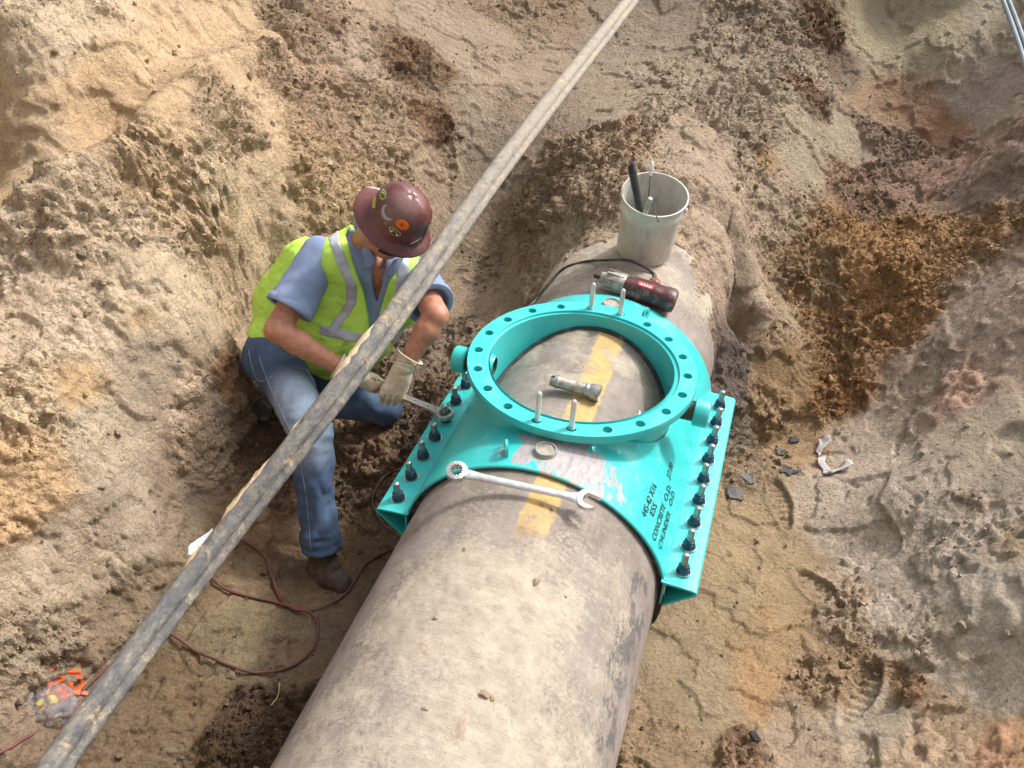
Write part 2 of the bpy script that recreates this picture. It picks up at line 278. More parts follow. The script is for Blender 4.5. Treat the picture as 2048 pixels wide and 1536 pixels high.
# END-TERRAIN-BASE
# soil patches: centre, radius, albedo, roughness (0 scraped smooth .. 1 rubble)
SP = [
 ((-2.4732,0.4199,0.7550),.5,(.46,.37,.25),.55),((-2.2725,0.4690,0.3962),.5,(.45,.325,.19),.04),((-2.3162,1.4614,0.4834),.5,(.42,.31,.19),.08),((-2.4191,0.2263,0.4156),.4,(.43,.33,.21),.08),((-2.2715,-0.0589,0.2797),.3,(.45,.33,.19),.06),
 ((-1.9496,0.3150,0.2666),.3,(.42,.31,.19),1.),((-1.9192,0.7369,0.3357),.25,(.37,.28,.18),1.),((-2.0844,1.5131,0.3255),.25,(.35,.26,.17),.9),((-2.0503,-0.1197,0.2436),.3,(.43,.34,.23),.95),((-2.1656,-0.2864,0.1535),.3,(.47,.38,.27),.7),
 ((-1.8069,0.5627,0.2134),.2,(.42,.33,.21),.8),((-1.8745,0.0621,0.1272),.2,(.44,.35,.24),.9),((-1.7570,0.8107,-0.0026),.2,(.43,.33,.21),.06),((-1.7166,0.7258,-0.2681),.2,(.40,.31,.2),.3),
 ((-1.9542,-0.3865,-0.0047),.4,(.50,.40,.28),.55),((-1.7414,-0.0832,-0.0405),.25,(.46,.37,.25),.35),((-1.7266,-0.1528,-0.0895),.12,(.38,.28,.16),.03),((-1.6112,0.0069,-0.2547),.2,(.43,.34,.23),.35),((-1.6586,-0.2776,-0.2786),.2,(.34,.275,.195),.06),((-1.7855,-0.5632,-0.2087),.18,(.44,.31,.17),.1),
 ((-1.8565,-0.6811,-0.1892),.25,(.47,.37,.24),.8),((-1.7659,-0.9535,-0.3593),.25,(.46,.32,.18),.7),((-1.6547,-0.6198,-0.3658),.2,(.40,.33,.23),.5),((-1.5533,-0.2111,-0.4474),.16,(.44,.34,.24),.75),((-1.4484,-0.2925,-0.6730),.16,(.42,.32,.21),.8),((-1.5193,-0.7291,-0.5797),.2,(.38,.31,.22),.15),
 ((-1.6159,-0.9694,-0.5875),.25,(.41,.33,.23),.4),((-1.4699,-0.5377,-0.7681),.2,(.36,.28,.19),.35),((-1.5717,-1.2497,-0.7846),.2,(.44,.35,.24),.7),((-1.5456,0.0039,-0.4405),.12,(.32,.19,.1),.6),
 ((-1.4594,-0.9697,-0.8774),.2,(.34,.26,.17),.5),((-1.2178,-0.6431,-1.0020),.2,(.30,.22,.13),.25),((-1.0504,-0.8141,-1.0063),.22,(.29,.235,.14),.1),((-1.1269,-1.1319,-1.0209),.25,(.24,.175,.1),.3),((-0.8429,-0.8080,-1.0139),.2,(.27,.20,.13),.4),((-0.7632,-1.1059,-1.0293),.25,(.12,.08,.05),.8),
 ((-1.1725,-1.3565,-1.0184),.25,(.25,.18,.11),.4),((-1.4637,-1.2956,-0.9573),.2,(.33,.25,.17),.4),((-1.0599,-0.4884,-1.0176),.2,(.24,.165,.1),.35),((-0.8297,-0.1081,-0.9814),.2,(.24,.17,.1),.3),((-1.2603,-0.0957,-0.8955),.2,(.22,.13,.08),.7),((-1.2525,-0.3680,-0.9109),.2,(.29,.19,.11),.4),
 ((-0.9788,0.1312,-0.8205),.2,(.28,.19,.12),.9),((-0.7516,0.2830,-0.7561),.2,(.20,.145,.1),.9),((-0.9599,-0.0250,-0.9199),.2,(.20,.14,.09),.7),
 ((-1.8569,1.6444,0.1339),.3,(.36,.26,.17),.75),((-1.9173,2.0840,0.2081),.3,(.37,.285,.2),.45),((-2.1171,1.9631,0.3782),.3,(.28,.21,.14),.9),((-1.5766,1.1629,-0.0683),.25,(.37,.27,.16),.95),((-1.6245,1.8888,0.0320),.25,(.36,.27,.18),.7),((-1.6458,2.3781,0.1604),.2,(.23,.15,.09),.8),
 ((-1.3839,2.0263,-0.0644),.15,(.22,.135,.08),.7),((-1.2673,1.8792,-0.2244),.2,(.33,.25,.17),.5),((-1.5897,2.8940,0.2036),.3,(.31,.245,.17),.12),((-1.2435,2.5646,0.0736),.3,(.32,.255,.18),.08),((-1.0522,2.1142,-0.1905),.25,(.31,.25,.18),.06),((-1.4154,2.4294,0.0901),.12,(.22,.15,.09),.5),
 ((-1.2564,3.4083,0.2087),.2,(.28,.21,.14),.5),((-1.0863,1.8804,-0.4042),.2,(.30,.235,.165),.15),((-0.8979,1.6939,-0.5903),.2,(.28,.215,.15),.5),((-0.9709,1.2534,-0.6807),.2,(.31,.24,.17),.3),((-0.8865,0.8855,-0.7128),.2,(.30,.23,.165),.6),((-0.7748,1.5044,-0.6527),.2,(.33,.26,.19),.3),
 ((-0.5965,1.9469,-0.1341),.25,(.33,.25,.17),.85),((-0.2661,1.4246,0.0064),.2,(.34,.255,.175),.9),((-0.6238,1.6911,-0.3201),.2,(.27,.2,.14),.9),((-0.2966,1.8931,0.0236),.2,(.37,.27,.18),1.),((-0.2511,1.2125,-0.1301),.15,(.38,.3,.21),.45),((-0.5818,2.5087,0.0414),.3,(.31,.25,.18),.15),
 ((-0.1735,2.6138,0.1272),.25,(.35,.28,.2),.55),((-0.3685,3.4717,0.2120),.25,(.30,.245,.18),.2),((0.1352,1.9142,0.0889),.2,(.38,.3,.215),.4),((0.2179,1.4847,-0.0343),.2,(.40,.31,.22),.35),((0.1364,3.3690,0.3047),.25,(.31,.25,.18),.6),((0.3024,2.4386,0.1161),.2,(.36,.29,.21),.9),
 ((0.4811,2.0936,-0.2039),.2,(.39,.31,.22),.6),((0.5205,1.5796,-0.4080),.2,(.38,.31,.23),.4),((0.4992,3.2663,0.2018),.2,(.37,.3,.22),.7),((0.6345,2.5619,-0.0771),.2,(.34,.29,.21),.35),((0.4918,2.2716,-0.0745),.07,(.35,.24,.14),.5),
 ((0.6085,3.6305,0.2979),.15,(.2,.14,.09),.8),((0.8105,3.5072,0.1131),.12,(.18,.135,.1),.3),((1.2482,3.7760,0.2824),.3,(.36,.32,.22),.06),((1.6023,3.7025,0.3497),.25,(.37,.33,.25),.1),((1.1727,3.4542,-0.0048),.2,(.33,.23,.15),.25),((1.4369,3.4068,-0.1056),.16,(.31,.19,.12),.3),((1.6031,3.5308,0.1283),.2,(.42,.36,.29),.1),
 ((0.8874,3.0130,-0.1457),.12,(.36,.31,.22),.05),((1.1699,3.1712,-0.2220),.2,(.27,.21,.16),.8),((0.9820,2.6964,-0.3783),.2,(.27,.19,.13),.8),((1.3914,2.9963,-0.3049),.2,(.33,.23,.17),.5),((1.6585,2.5747,-0.0497),.25,(.27,.21,.16),.3),
 ((1.1646,2.0618,-0.4382),.3,(.36,.22,.105),1.),((1.4452,2.1676,-0.3434),.25,(.39,.25,.13),.9),((0.9394,2.0589,-0.5786),.2,(.33,.24,.14),.8),((0.9677,1.7162,-0.7504),.25,(.30,.19,.1),.8),((1.3322,1.7815,-0.5164),.25,(.36,.22,.11),.8),((0.7037,1.6663,-0.5954),.2,(.34,.27,.18),.5),
 ((0.8322,1.3575,-0.7381),.15,(.31,.22,.12),.35),((1.0810,1.3515,-0.8553),.18,(.29,.17,.08),.8),((0.5152,1.0608,-0.5900),.12,(.12,.1,.09),.7),((0.6045,0.9091,-0.8463),.14,(.15,.125,.1),.9),((0.7690,1.1217,-0.9315),.15,(.29,.21,.12),.7),((0.7140,0.7368,-0.9526),.15,(.26,.2,.13),.6),
 ((0.8815,1.0649,-0.9822),.15,(.33,.24,.14),.3),((1.2449,1.1345,-0.8342),.2,(.40,.335,.26),.08),((1.2923,0.7103,-0.7754),.25,(.42,.36,.29),.12),((1.4151,1.3114,-0.6128),.2,(.37,.3,.23),.35),((1.5910,1.5696,-0.3307),.25,(.40,.33,.26),.3),((1.5521,1.1430,-0.5155),.15,(.42,.29,.22),.5),
 ((1.6770,1.2120,-0.3625),.2,(.42,.33,.25),.1),((1.6189,0.7211,-0.5106),.25,(.40,.345,.26),.08),((1.6890,0.4412,-0.5203),.2,(.39,.33,.26),.3),((1.1534,0.5493,-0.8873),.2,(.40,.34,.27),.2),((1.4889,0.3036,-0.6804),.25,(.42,.36,.29),.5),((1.3371,0.2692,-0.8167),.2,(.42,.36,.29),.1),
 ((0.7609,0.3573,-0.9946),.25,(.32,.25,.15),.12),((0.6986,-0.0141,-0.9999),.25,(.31,.245,.15),.1),((0.9058,-0.0672,-1.0085),.25,(.33,.24,.135),.15),((0.6637,-0.4692,-1.0100),.25,(.29,.235,.15),.15),((0.5757,-0.7109,-1.0186),.2,(.28,.21,.13),.5),((0.8427,-0.4003,-1.0185),.2,(.36,.24,.13),.25),
 ((1.1787,0.0300,-0.9472),.2,(.36,.28,.2),.7),((1.3094,0.0338,-0.8679),.15,(.43,.37,.3),.3),((1.1555,-0.2770,-0.9752),.2,(.30,.22,.14),.7),((1.0319,-0.5646,-1.0011),.2,(.34,.27,.19),.35),((0.8324,-0.6747,-1.0008),.12,(.24,.16,.1),.9),((1.2865,-0.4618,-0.9302),.2,(.38,.32,.24),.2),
 ((1.3870,-0.3305,-0.8554),.12,(.26,.17,.1),.6),((1.4491,-0.1623,-0.7528),.2,(.39,.33,.25),.4),((1.5847,-0.0771,-0.5745),.25,(.40,.35,.28),.15),((1.6617,0.1604,-0.5299),.12,(.32,.26,.18),.3),((1.6033,-0.3397,-0.6564),.2,(.43,.37,.29),.2),((1.4698,-0.5572,-0.7845),.2,(.40,.3,.2),.3),((1.6007,-0.6390,-0.6485),.15,(.45,.28,.17),.3),
 ((0.5590,3.0440,0.1281),.1,(.26,.18,.12),.9),((1.5662,0.4251,-0.6017),.1,(.30,.24,.17),.6),((-2.0731,2.1683,0.3303),.15,(.22,.15,.1),.8),
]
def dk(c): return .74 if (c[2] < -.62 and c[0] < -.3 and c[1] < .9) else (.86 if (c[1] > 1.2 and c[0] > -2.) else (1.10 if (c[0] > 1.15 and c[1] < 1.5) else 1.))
SP = [(c, r, tuple(x * dk(c) for x in col), ro) for c, r, col, ro in SP]      # left floor darkened: wet soil, plus pipe and worker shade in its colour
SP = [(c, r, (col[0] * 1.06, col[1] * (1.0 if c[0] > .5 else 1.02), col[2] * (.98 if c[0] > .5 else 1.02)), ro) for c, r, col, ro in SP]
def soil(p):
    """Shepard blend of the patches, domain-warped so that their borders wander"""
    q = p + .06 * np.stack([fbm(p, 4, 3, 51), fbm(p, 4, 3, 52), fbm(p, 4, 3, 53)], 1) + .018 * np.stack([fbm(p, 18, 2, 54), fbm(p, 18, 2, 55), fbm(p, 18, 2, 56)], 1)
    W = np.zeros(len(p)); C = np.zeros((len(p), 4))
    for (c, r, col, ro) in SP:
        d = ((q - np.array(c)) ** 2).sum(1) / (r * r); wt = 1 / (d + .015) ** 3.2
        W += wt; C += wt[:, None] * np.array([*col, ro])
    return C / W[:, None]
NX, NY = 760, 810
gx = np.linspace(GX0, GX1, NX); gy = np.linspace(GY0, GY1, NY)
XX, YY = np.meshgrid(gx, gy, indexing='ij')
Z0 = bil(CZ, XX, YY)
# ground dips under the pipe; a shallow crust of soil climbs its far end
dpx, dpy = gx[1] - gx[0], gy[1] - gy[0]
pipe_top = np.where(np.abs(XX) < PR, -PH + np.sqrt(np.maximum(PR ** 2 - XX ** 2, 0)), -9)
open_y = 1.10 + .55 * np.clip(XX, -.35, .45) + .08 * vnoise(np.stack([XX.ravel() * 3.1, XX.ravel() * 0 + 2, XX.ravel() * 0], 1), 5).reshape(XX.shape)
kk = 1 - sstep(open_y - .15, open_y + .42, YY)
lim = np.where(np.abs(XX) < PR + .03, np.minimum(Z0, np.where(np.abs(XX) < PR - .08, pipe_top - .035, Z0)), Z0)
Z1 = Z0 * (1 - kk) + lim * kk
cvr = pipe_top - .035 + .105 * sstep(.92, 1.5, YY + .08 * vnoise(np.stack([XX.ravel() * 6, YY.ravel() * 5, XX.ravel() * 0], 1), 15).reshape(XX.shape))
Z1 = np.where((np.abs(XX) < PR - .015) & (YY > .88), np.maximum(Z1, cvr), Z1)
gzx, gzy = np.gradient(Z1, dpx, dpy)
nrm = np.stack([-gzx, -gzy, np.ones_like(gzx)], -1); nrm /= np.linalg.norm(nrm, axis=-1, keepdims=True); nrm = nrm.reshape(-1, 3)
p0 = np.stack([XX.ravel(), YY.ravel(), Z1.ravel()], 1)
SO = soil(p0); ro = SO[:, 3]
ro = np.clip(ro + .25 * fbm(p0, 5, 3, 60), 0, 1); ro2 = sstep(.34, .85, ro)
d1a, d2a = worley(p0 + .012 * fbm(p0, 20, 2, 70)[:, None], 15, 3)
d1b, d2b = worley(p0 + .006 * fbm(p0, 40, 2, 71)[:, None], 34, 4)
hum = lambda d, w_: np.sqrt(np.maximum(0, 1 - (d * w_) ** 2))
patchy = sstep(-.15, .35, fbm(p0, 7, 3, 61))
disp = .022 * fbm(p0, 2.6, 3, 1) * (.35 + .65 * ro)
disp += ro2 * (.030 * fbm(p0, 8, 4, 8, .55) + .020 * ridge(p0, 12, 4, 12) + .030 * (sstep(0, .42, d2a - d1a) * .6 + .4 * hum(d1a, 1.3)) * patchy + .014 * (sstep(0, .4, d2b - d1b) * .6 + .4 * hum(d1b, 1.3)))
crust = fbm(p0, 5.5, 4, 31)
disp += (.010 + .012 * ro) * sstep(-.02, .035, crust) + .006 * sstep(.02, .06, fbm(p0, 13, 3, 33)) * (.3 + ro)
disp += .0035 * fbm(p0, 45, 3, 21) * (.35 + ro)
stri = fbm(np.stack([p0[:, 0] * 2 + p0[:, 2] * 5, p0[:, 1] * 14 - p0[:, 2] * 3, p0[:, 2] * 3], 1), 2.2, 3, 41)
disp += .008 * stri * (1 - ro2) * sstep(-1.0, -1.5, p0[:, 0])
crs = np.maximum(0, 1 - np.abs(vnoise(p0 * 8.5 + fbm(p0, 14, 2, 91)[:, None] * 1.4, 92)) * 9) * sstep(-.25, .25, fbm(p0, 2.3, 2, 93)); disp -= .016 * crs * sstep(.2, .6, ro)
crs2 = np.maximum(0, 1 - np.abs(vnoise(p0 * 21 + fbm(p0, 30, 2, 94)[:, None] * 1.2, 95)) * 6) * sstep(-.1, .4, fbm(p0, 4, 2, 96)); disp -= .012 * crs2 * sstep(.05, .4, ro)
led = fbm(p0 * np.array([1, 1, 1.8]), 1.9, 4, 131, .55); disp += .016 * sstep(-.02, .02, led) * np.maximum(sstep(-1.0, -1.3, p0[:, 0]), sstep(1.0, 1.25, p0[:, 0])) - .010 * sstep(.13, .16, led) * sstep(-1.0, -1.3, p0[:, 0])
disp += .007 * fbm(p0, 24, 3, 97) * (.25 + ro)
CR_ = [(-2.2284,-0.2471,0.2015),(-2.1024,-0.0988,0.2765),(-2.0596,0.1550,0.3127),(-2.0062,0.3985,0.3817),(-1.9883,0.7147,0.4319),(-2.1422,1.2422,0.3854),(-2.1166,1.6317,0.3687)]
cd = np.full(len(p0), 9.); sdn = np.zeros(len(p0))
for (a_, b_) in zip(CR_[:-1], CR_[1:]):
    a_ = np.array(a_[:2]); b_ = np.array(b_[:2]); ab = b_ - a_; q = p0[:, :2] - a_; t = np.clip(q @ ab / (ab @ ab), 0, 1); r_ = q - t[:, None] * ab; dd = np.hypot(r_[:, 0], r_[:, 1]); m = dd < cd; cd[m] = dd[m]; sdn[m] = ((ab[0] * q[:, 1] - ab[1] * q[:, 0]) / np.hypot(*ab))[m]
wob = 1 + .5 * fbm(p0, 5, 3, 98); disp += .085 * wob * np.exp(-(cd / .07) ** 2) - .06 * np.exp(-((sdn - .17) / .09) ** 2) * (cd < .5)
# drying cracks in the smooth mud
cf1, cf2 = worley(p0 + .05 * np.stack([fbm(p0, 6, 3, 80), fbm(p0, 6, 3, 81), 0 * ro], 1), 4.2, 9)
crack = sstep(.035, .0, cf2 - cf1) * sstep(.0, .35, fbm(p0, 3, 2, 82)) * (1 - ro2) * sstep(-.55, -.8, p0[:, 2])
disp -= .006 * crack
# a few boot prints pressed in the mud
for (c, an) in (((0.8663,0.6020,-0.9717), 1.9), ((1.2240,-0.3572,-0.9569), 1.2), ((0.8580,1.3869,-0.7513), 1.5), ((1.0670,0.1318,-0.9850), 2.3)):
    dx = p0[:, 0] - c[0]; dy = p0[:, 1] - c[1]; a = dx * cos(an) + dy * sin(an); b = -dx * sin(an) + dy * cos(an)
    e = np.sqrt((a / .15) ** 2 + (b / (.052 - .012 * sstep(-.02, -.08, a))) ** 2); ins = 1 - sstep(.85, 1.02, e)
    disp += -.016 * ins + .009 * (sstep(.9, 1.08, e) - sstep(1.1, 1.5, e)) + .004 * ins * np.sin(a * 190)
edge = np.minimum.reduce([p0[:, 0] - GX0, GX1 - p0[:, 0], GY1 - p0[:, 1], p0[:, 1] - GY0]); disp *= sstep(0, .2, edge)
p1 = p0 + nrm * disp[:, None]
# keep soil from poking through the exposed pipe
xx, yy = p1[:, 0], p1[:, 1]; under = (np.abs(xx) < PR - .01) & (yy < .82)
rr = np.hypot(xx, p1[:, 2] + PH); p1[under & (p1[:, 2] > -PH), 2] = np.minimum(p1[under & (p1[:, 2] > -PH), 2], (-PH + np.sqrt(np.maximum(PR ** 2 - xx ** 2, 0)) - .03)[under & (p1[:, 2] > -PH)])
HZ = p1[:, 2].reshape(NX, NY)
def GH(x, y): return float(bil(HZ, [x], [y])[0])
def on(p, h=0.): return (p[0], p[1], GH(p[0], p[1]) + h)
ix = np.arange(NX * NY).reshape(NX, NY)
F = np.stack([ix[:-1, :-1], ix[1:, :-1], ix[1:, 1:], ix[:-1, 1:]], -1).reshape(-1, 4)
gm = NM('soil', .95); A = gm.attr('soil'); S_ = gm.sep(gm.attr('soilmask'))
v1 = gm.ramp(gm.noise(9, 8, .7), [(.25, (.76, .75, .76)), (.5, (1.06, 1.065, 1.10)), (.75, (1.32, 1.32, 1.34))])
v2 = gm.ramp(gm.noise(75, 8, .85), [(.32, (.56, .53, .50)), (.48, (1.0, 1.0, 1.0)), (.68, (1.38, 1.36, 1.32))])
lift = gm.mix(gm.math('MULTIPLY', S_[0], .8), (1, 1, 1), (1.22, 1.21, 1.19)); c = gm.mix(1, gm.mix(1, A, v1, 'MULTIPLY'), lift, 'MULTIPLY'); c = gm.mix(1, c, v2, 'MULTIPLY')
stain = gm.step(gm.noise(5.5, 9, .72, dist=.6), .60, .70); c = gm.mix(gm.math('MULTIPLY', stain, .38), c, (.34, .17, .07))
grey = gm.step(gm.noise(3.7, 9, .7, dist=.8), .58, .68); c = gm.mix(gm.math('MULTIPLY', grey, .35), c, (.40, .34, .28))
deb = gm.step(gm.noise(48, 9, .86, dist=.3), .585, .62); c = gm.mix(gm.math('MULTIPLY', deb, gm.math('ADD', gm.math('MULTIPLY', S_[0], .4), .22)), c, (.13, .085, .055))
root = gm.step(gm.noise(22, 9, .85, dist=1.8), .50, .56); c = gm.mix(gm.math('MULTIPLY', root, S_[1]), c, (.075, .042, .028))
grit = gm.step(gm.noise(210, 3, .6), .66, .70); c = gm.mix(gm.math('MULTIPLY', grit, .5), c, (.52, .44, .34))
gm.color(c); gm.b.inputs['Specular IOR Level'].default_value = .15
def vor(M_, sc, feat='F1'):
    v_ = M_.n('ShaderNodeTexVoronoi', feature=feat); v_.inputs['Scale'].default_value = sc; w_ = M_.n('ShaderNodeVectorMath', operation='ADD'); nz_ = M_.n('ShaderNodeTexNoise'); nz_.inputs['Scale'].default_value = sc * .7; M_.l(M_.tc.outputs['Object'], nz_.inputs['Vector'])
    s2 = M_.n('ShaderNodeVectorMath', operation='SCALE'); s2.inputs['Scale'].default_value = .9 / sc; M_.l(nz_.outputs['Color'], s2.inputs[0]); M_.l(M_.tc.outputs['Object'], w_.inputs[0]); M_.l(s2.outputs[0], w_.inputs[1]); M_.l(w_.outputs[0], v_.inputs['Vector']); return v_.outputs['Distance']
rk = gm.math('ADD', gm.math('MULTIPLY', S_[0], .55), .35)
gm.bump(gm.math('MULTIPLY', gm.math('MINIMUM', vor(gm, 34, 'DISTANCE_TO_EDGE'), .22), rk), 1., .050)
gm.bump(gm.math('MULTIPLY', gm.math('MINIMUM', vor(gm, 90, 'DISTANCE_TO_EDGE'), .25), rk), .9, .020)
gm.bump(gm.noise(30, 9, .85), .9, .012); gm.bump(gm.noise(170, 5, .75), .8, .004)
ground = obj('ground', p1, F, gm.m); tag(ground, 'excavated sandy soil pit with scraped walls and muddy floor', kind='structure')
SOc = SO[:, :3].copy()
rootm = np.zeros(len(p0))
for (c, r) in (((-1.6609,2.4156,0.1765),.16),((-1.5313,2.2858,0.0884),.14),((-1.3075,2.0629,-0.0946),.13),((-1.0673,2.2399,-0.0901),.1),((-1.0663,2.4132,-0.0009),.1),((-1.8142,1.9211,0.1328),.12),((-1.1233,2.8833,0.0864),.1),((-1.5525,3.2569,0.2402),.12),((-1.4693,2.2455,0.0520),.12),((0.6322,3.6847,0.3176),.12),((-1.8578,2.5107,0.2689),.1),((0.3711,3.4563,0.3125),.16)):
    rootm = np.maximum(rootm, np.exp(-((p0 - np.array(c)) ** 2).sum(1) / r ** 2) * 1.1)
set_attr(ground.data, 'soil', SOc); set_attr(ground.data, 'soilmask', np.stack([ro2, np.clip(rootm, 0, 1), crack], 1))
# surrounding land out to the horizon
rings = [0, .5, 1.2, 2.5, 5, 10, 20, 45, 100, 250, 600]; per = []
for t in np.linspace(0, 1, 41)[:-1]: per.append((GX0 + t * (GX1 - GX0), GY0, 0, -1))
for t in np.linspace(0, 1, 41)[:-1]: per.append((GX1, GY0 + t * (GY1 - GY0), 1, 0))
for t in np.linspace(0, 1, 41)[:-1]: per.append((GX1 - t * (GX1 - GX0), GY1, 0, 1))
for t in np.linspace(0, 1, 41)[:-1]: per.append((GX0, GY1 - t * (GY1 - GY0), -1, 0))
ov = []; of = []; npn = len(per); mxc, myc = (GX0 + GX1) / 2, (GY0 + GY1) / 2
for i, r in enumerate(rings):
    for (x, y, a, b) in per:
        hx, hy = (GX1 - GX0) / 2, (GY1 - GY0) / 2; s_ = 1 + r / 3.2
        X_, Y_ = mxc + (x - mxc) * s_, myc + (y - myc) * s_
        h0 = float(edge_h(np.array(x), np.array(y))); k = min(1, r / 6)
        ov.append((X_, Y_, h0 * (1 - k) + .9 * k + (.05 * math.sin(X_ * .9) * math.cos(Y_ * .7) if 0 < r < 60 else 0)))
for i in range(len(rings) - 1):
    for k in range(npn): of.append((i * npn + k, i * npn + (k + 1) % npn, (i + 1) * npn + (k + 1) % npn, (i + 1) * npn + k))
land = obj('surrounding_ground', ov, of, simple('land_soil', (.36, .29, .2), .95, var=.3, sc=.8, bump=.6, bsc=6)); tag(land, 'bare sandy ground around the pit', kind='structure')
# ---------------- loose clods
def ico(sub=1):
    bm = bmesh.new(); bmesh.ops.create_icosphere(bm, subdivisions=sub, radius=1); v = np.array([x.co[:] for x in bm.verts]); f = np.array([[q.index for q in x.verts] for x in bm.faces]); bm.free(); return v, f
IV, IF = ico(2); IV2, IF2 = ico(3)
def clod_var(V0, sd):
    d = V0 * (1 + .34 * fbm(V0, 1.3, 2, sd)[:, None] + .16 * fbm(V0, 3.5, 2, sd + 9)[:, None]); q = rng.random(3) * .6 + .55
    n = rng.normal(size=(11, 3)); n /= np.linalg.norm(n, axis=1)[:, None]
    for k in n:                                            # knock flats into it
        s_ = d @ k; lim_ = rng.uniform(.42, .7); m = s_ > lim_; d[m] -= np.outer(s_[m] - lim_, k)
    return d * q
def scatter(name, N, wts, size, mat, label, lift=.15):
    pr = wts / wts.sum(); ids = rng.choice(len(p1), N, p=pr); vs = []; fs = []; cs = []
    vars_ = [clod_var(IV, 100 + i) for i in range(14)]
    sz = size[0] * (1 - rng.random(N)) ** (-1 / 2.7); sz = np.minimum(sz, size[1])
    for i, (k, s_) in enumerate(zip(ids, sz)):
        a = rng.random() * 6.28; b = rng.random() * 6.28
        R_ = np.array(Matrix.Rotation(a, 3, 'Z') @ Matrix.Rotation(b, 3, 'X'))
        vs.append(vars_[i % 14] @ R_.T * s_ + p1[k] + nrm[k] * s_ * lift + np.array([rng.uniform(-.004, .004), rng.uniform(-.004, .004), 0]))
        fs.append(IF + 42 * i); cs.append(np.repeat(SOc[k][None] * rng.uniform(.8, 1.15), 42, 0))
    o = obj(name, np.concatenate(vs), np.concatenate(fs), mat, smooth=False); set_attr(o.data, 'soil', np.concatenate(cs)); o.data.polygons.foreach_set('use_smooth', rng.random(len(o.data.polygons)) > .0)
    return tag(o, label, kind='stuff')
gm_v = lambda M_: M_.math('MINIMUM', vor(M_, 80, 'DISTANCE_TO_EDGE'), .25)
cm_ = NM('clod_soil', .95); A = cm_.attr('soil'); c = cm_.mix(1, A, cm_.ramp(cm_.noise(45, 7, .75), [(.25, (.70, .68, .66)), (.5, (1.0, .99, .97)), (.75, (1.25, 1.23, 1.2))]), 'MULTIPLY')
c = cm_.mix(cm_.math('MULTIPLY', cm_.step(cm_.noise(70, 6, .8), .6, .66), .4), c, (.12, .08, .05)); cm_.color(c); cm_.b.inputs['Specular IOR Level'].default_value = .12
cm_.bump(gm_v(cm_), .9, .025); cm_.bump(cm_.noise(110, 6, .75), .8, .005)
vis = (p1[:, 0] > -3.3) & (p1[:, 0] < 2.2) & (p1[:, 1] > -1.9) & (p1[:, 1] < 3.9) & ~under
wts = np.where(vis, .02 + sstep(.35, .9, ro) ** 1.5 * (.25 + sstep(-.1, .5, fbm(p0, 3, 3, 90))), 0)
scatter('soil_crumbs', 9500, wts, (.006, .026), cm_.m, 'loose sandy soil crumbs and small clods')
# bigger clods one can pick out
BV = [clod_var(IV2, 300 + i) for i in range(8)]; BME = []
for i, b in enumerate(BV):
    me = mesh_np('dirt_clod', b, IF2); BME.append(me)
CREG = [
 ('tan dirt clod on the crest of the scraped left bank', 'dirt clods along the left bank crest', [(-2.2195,1.2880,0.4219),(-1.9556,0.3286,0.2820),(-1.9266,0.0913,0.1917),(-1.8966,0.5577,0.3808),(-1.9829,-0.0339,0.2382),(-2.0829,-0.2085,0.1952),(-1.9193,0.4264,0.3158),(-1.9598,1.0188,0.3500),(-2.0612,1.4175,0.3068)], .22, 26, (.42,.33,.225)),
 ('brown dirt clod on the rubble slope behind the worker', 'dirt clods on the slope behind the worker', [(-1.6320,1.1751,-0.0036),(-1.5104,1.2421,-0.1442),(-1.7458,1.5211,0.0317),(-1.9091,1.6406,0.1810),(-1.5245,1.6537,-0.0642),(-2.0391,1.8045,0.3256),(-2.0731,2.1683,0.3303),(-1.3414,1.6201,-0.2478)], .2, 40, (.36,.27,.17)),
 ('grey brown dirt clod on the soil heap over the far pipe', 'dirt clods on the heap over the pipe', [(-0.5752,1.8753,-0.1588),(-0.3418,1.7581,-0.0130),(-0.3522,1.3888,-0.0466),(-0.6357,1.7305,-0.3111),(-0.7786,2.0098,-0.2512),(-0.2809,1.9370,0.0369)], .16, 30, (.34,.26,.18)),
 ('orange brown dirt clod on the mound right of the pipe', 'dirt clods on the orange mound', [(1.1412,2.0682,-0.4466),(1.3767,2.1833,-0.3656),(1.0157,1.8865,-0.6525),(0.9974,1.4663,-0.8322),(0.6775,1.9403,-0.5713),(1.2522,1.7596,-0.5830)], .22, 34, (.38,.23,.11)),
 ('dark wet dirt clod beside the right flange bar', 'wet clods beside the bolted bar', [(0.6290,0.9652,-0.8828),(0.5641,1.0475,-0.7163),(0.6958,0.9255,-0.9578)], .08, 10, (.16,.13,.1)),
 ('brown dirt clod in the hollow below the kneeling worker', 'dirt clods below the worker', [(-1.0268,0.1281,-0.8325),(-0.8887,0.1476,-0.8065),(-1.3419,0.0693,-0.8211),(-0.7409,0.3168,-0.7499),(-1.0653,-0.0054,-0.9113)], .12, 22, (.27,.18,.11)),
 ('dirt clod lying on the muddy floor left of the pipe', 'dirt clods on the left pit floor', [(-0.7494,-1.0593,-1.0286),(-1.0677,-1.0654,-1.0232),(-1.3317,-0.9814,-1.0129),(-0.6790,-0.9677,-1.0316),(-0.8150,-0.6170,-1.0200)], .2, 18, (.2,.14,.09)),
 ('pale dirt clod fallen at the foot of the left wall', 'dirt clods at the foot of the left wall', [(-1.5331,-0.2601,-0.5093),(-1.4427,-0.3056,-0.6877),(-1.6541,-0.8697,-0.4457),(-1.7892,-0.7923,-0.2686),(-1.4526,-1.0788,-0.9159)], .18, 14, (.42,.33,.235)),
]
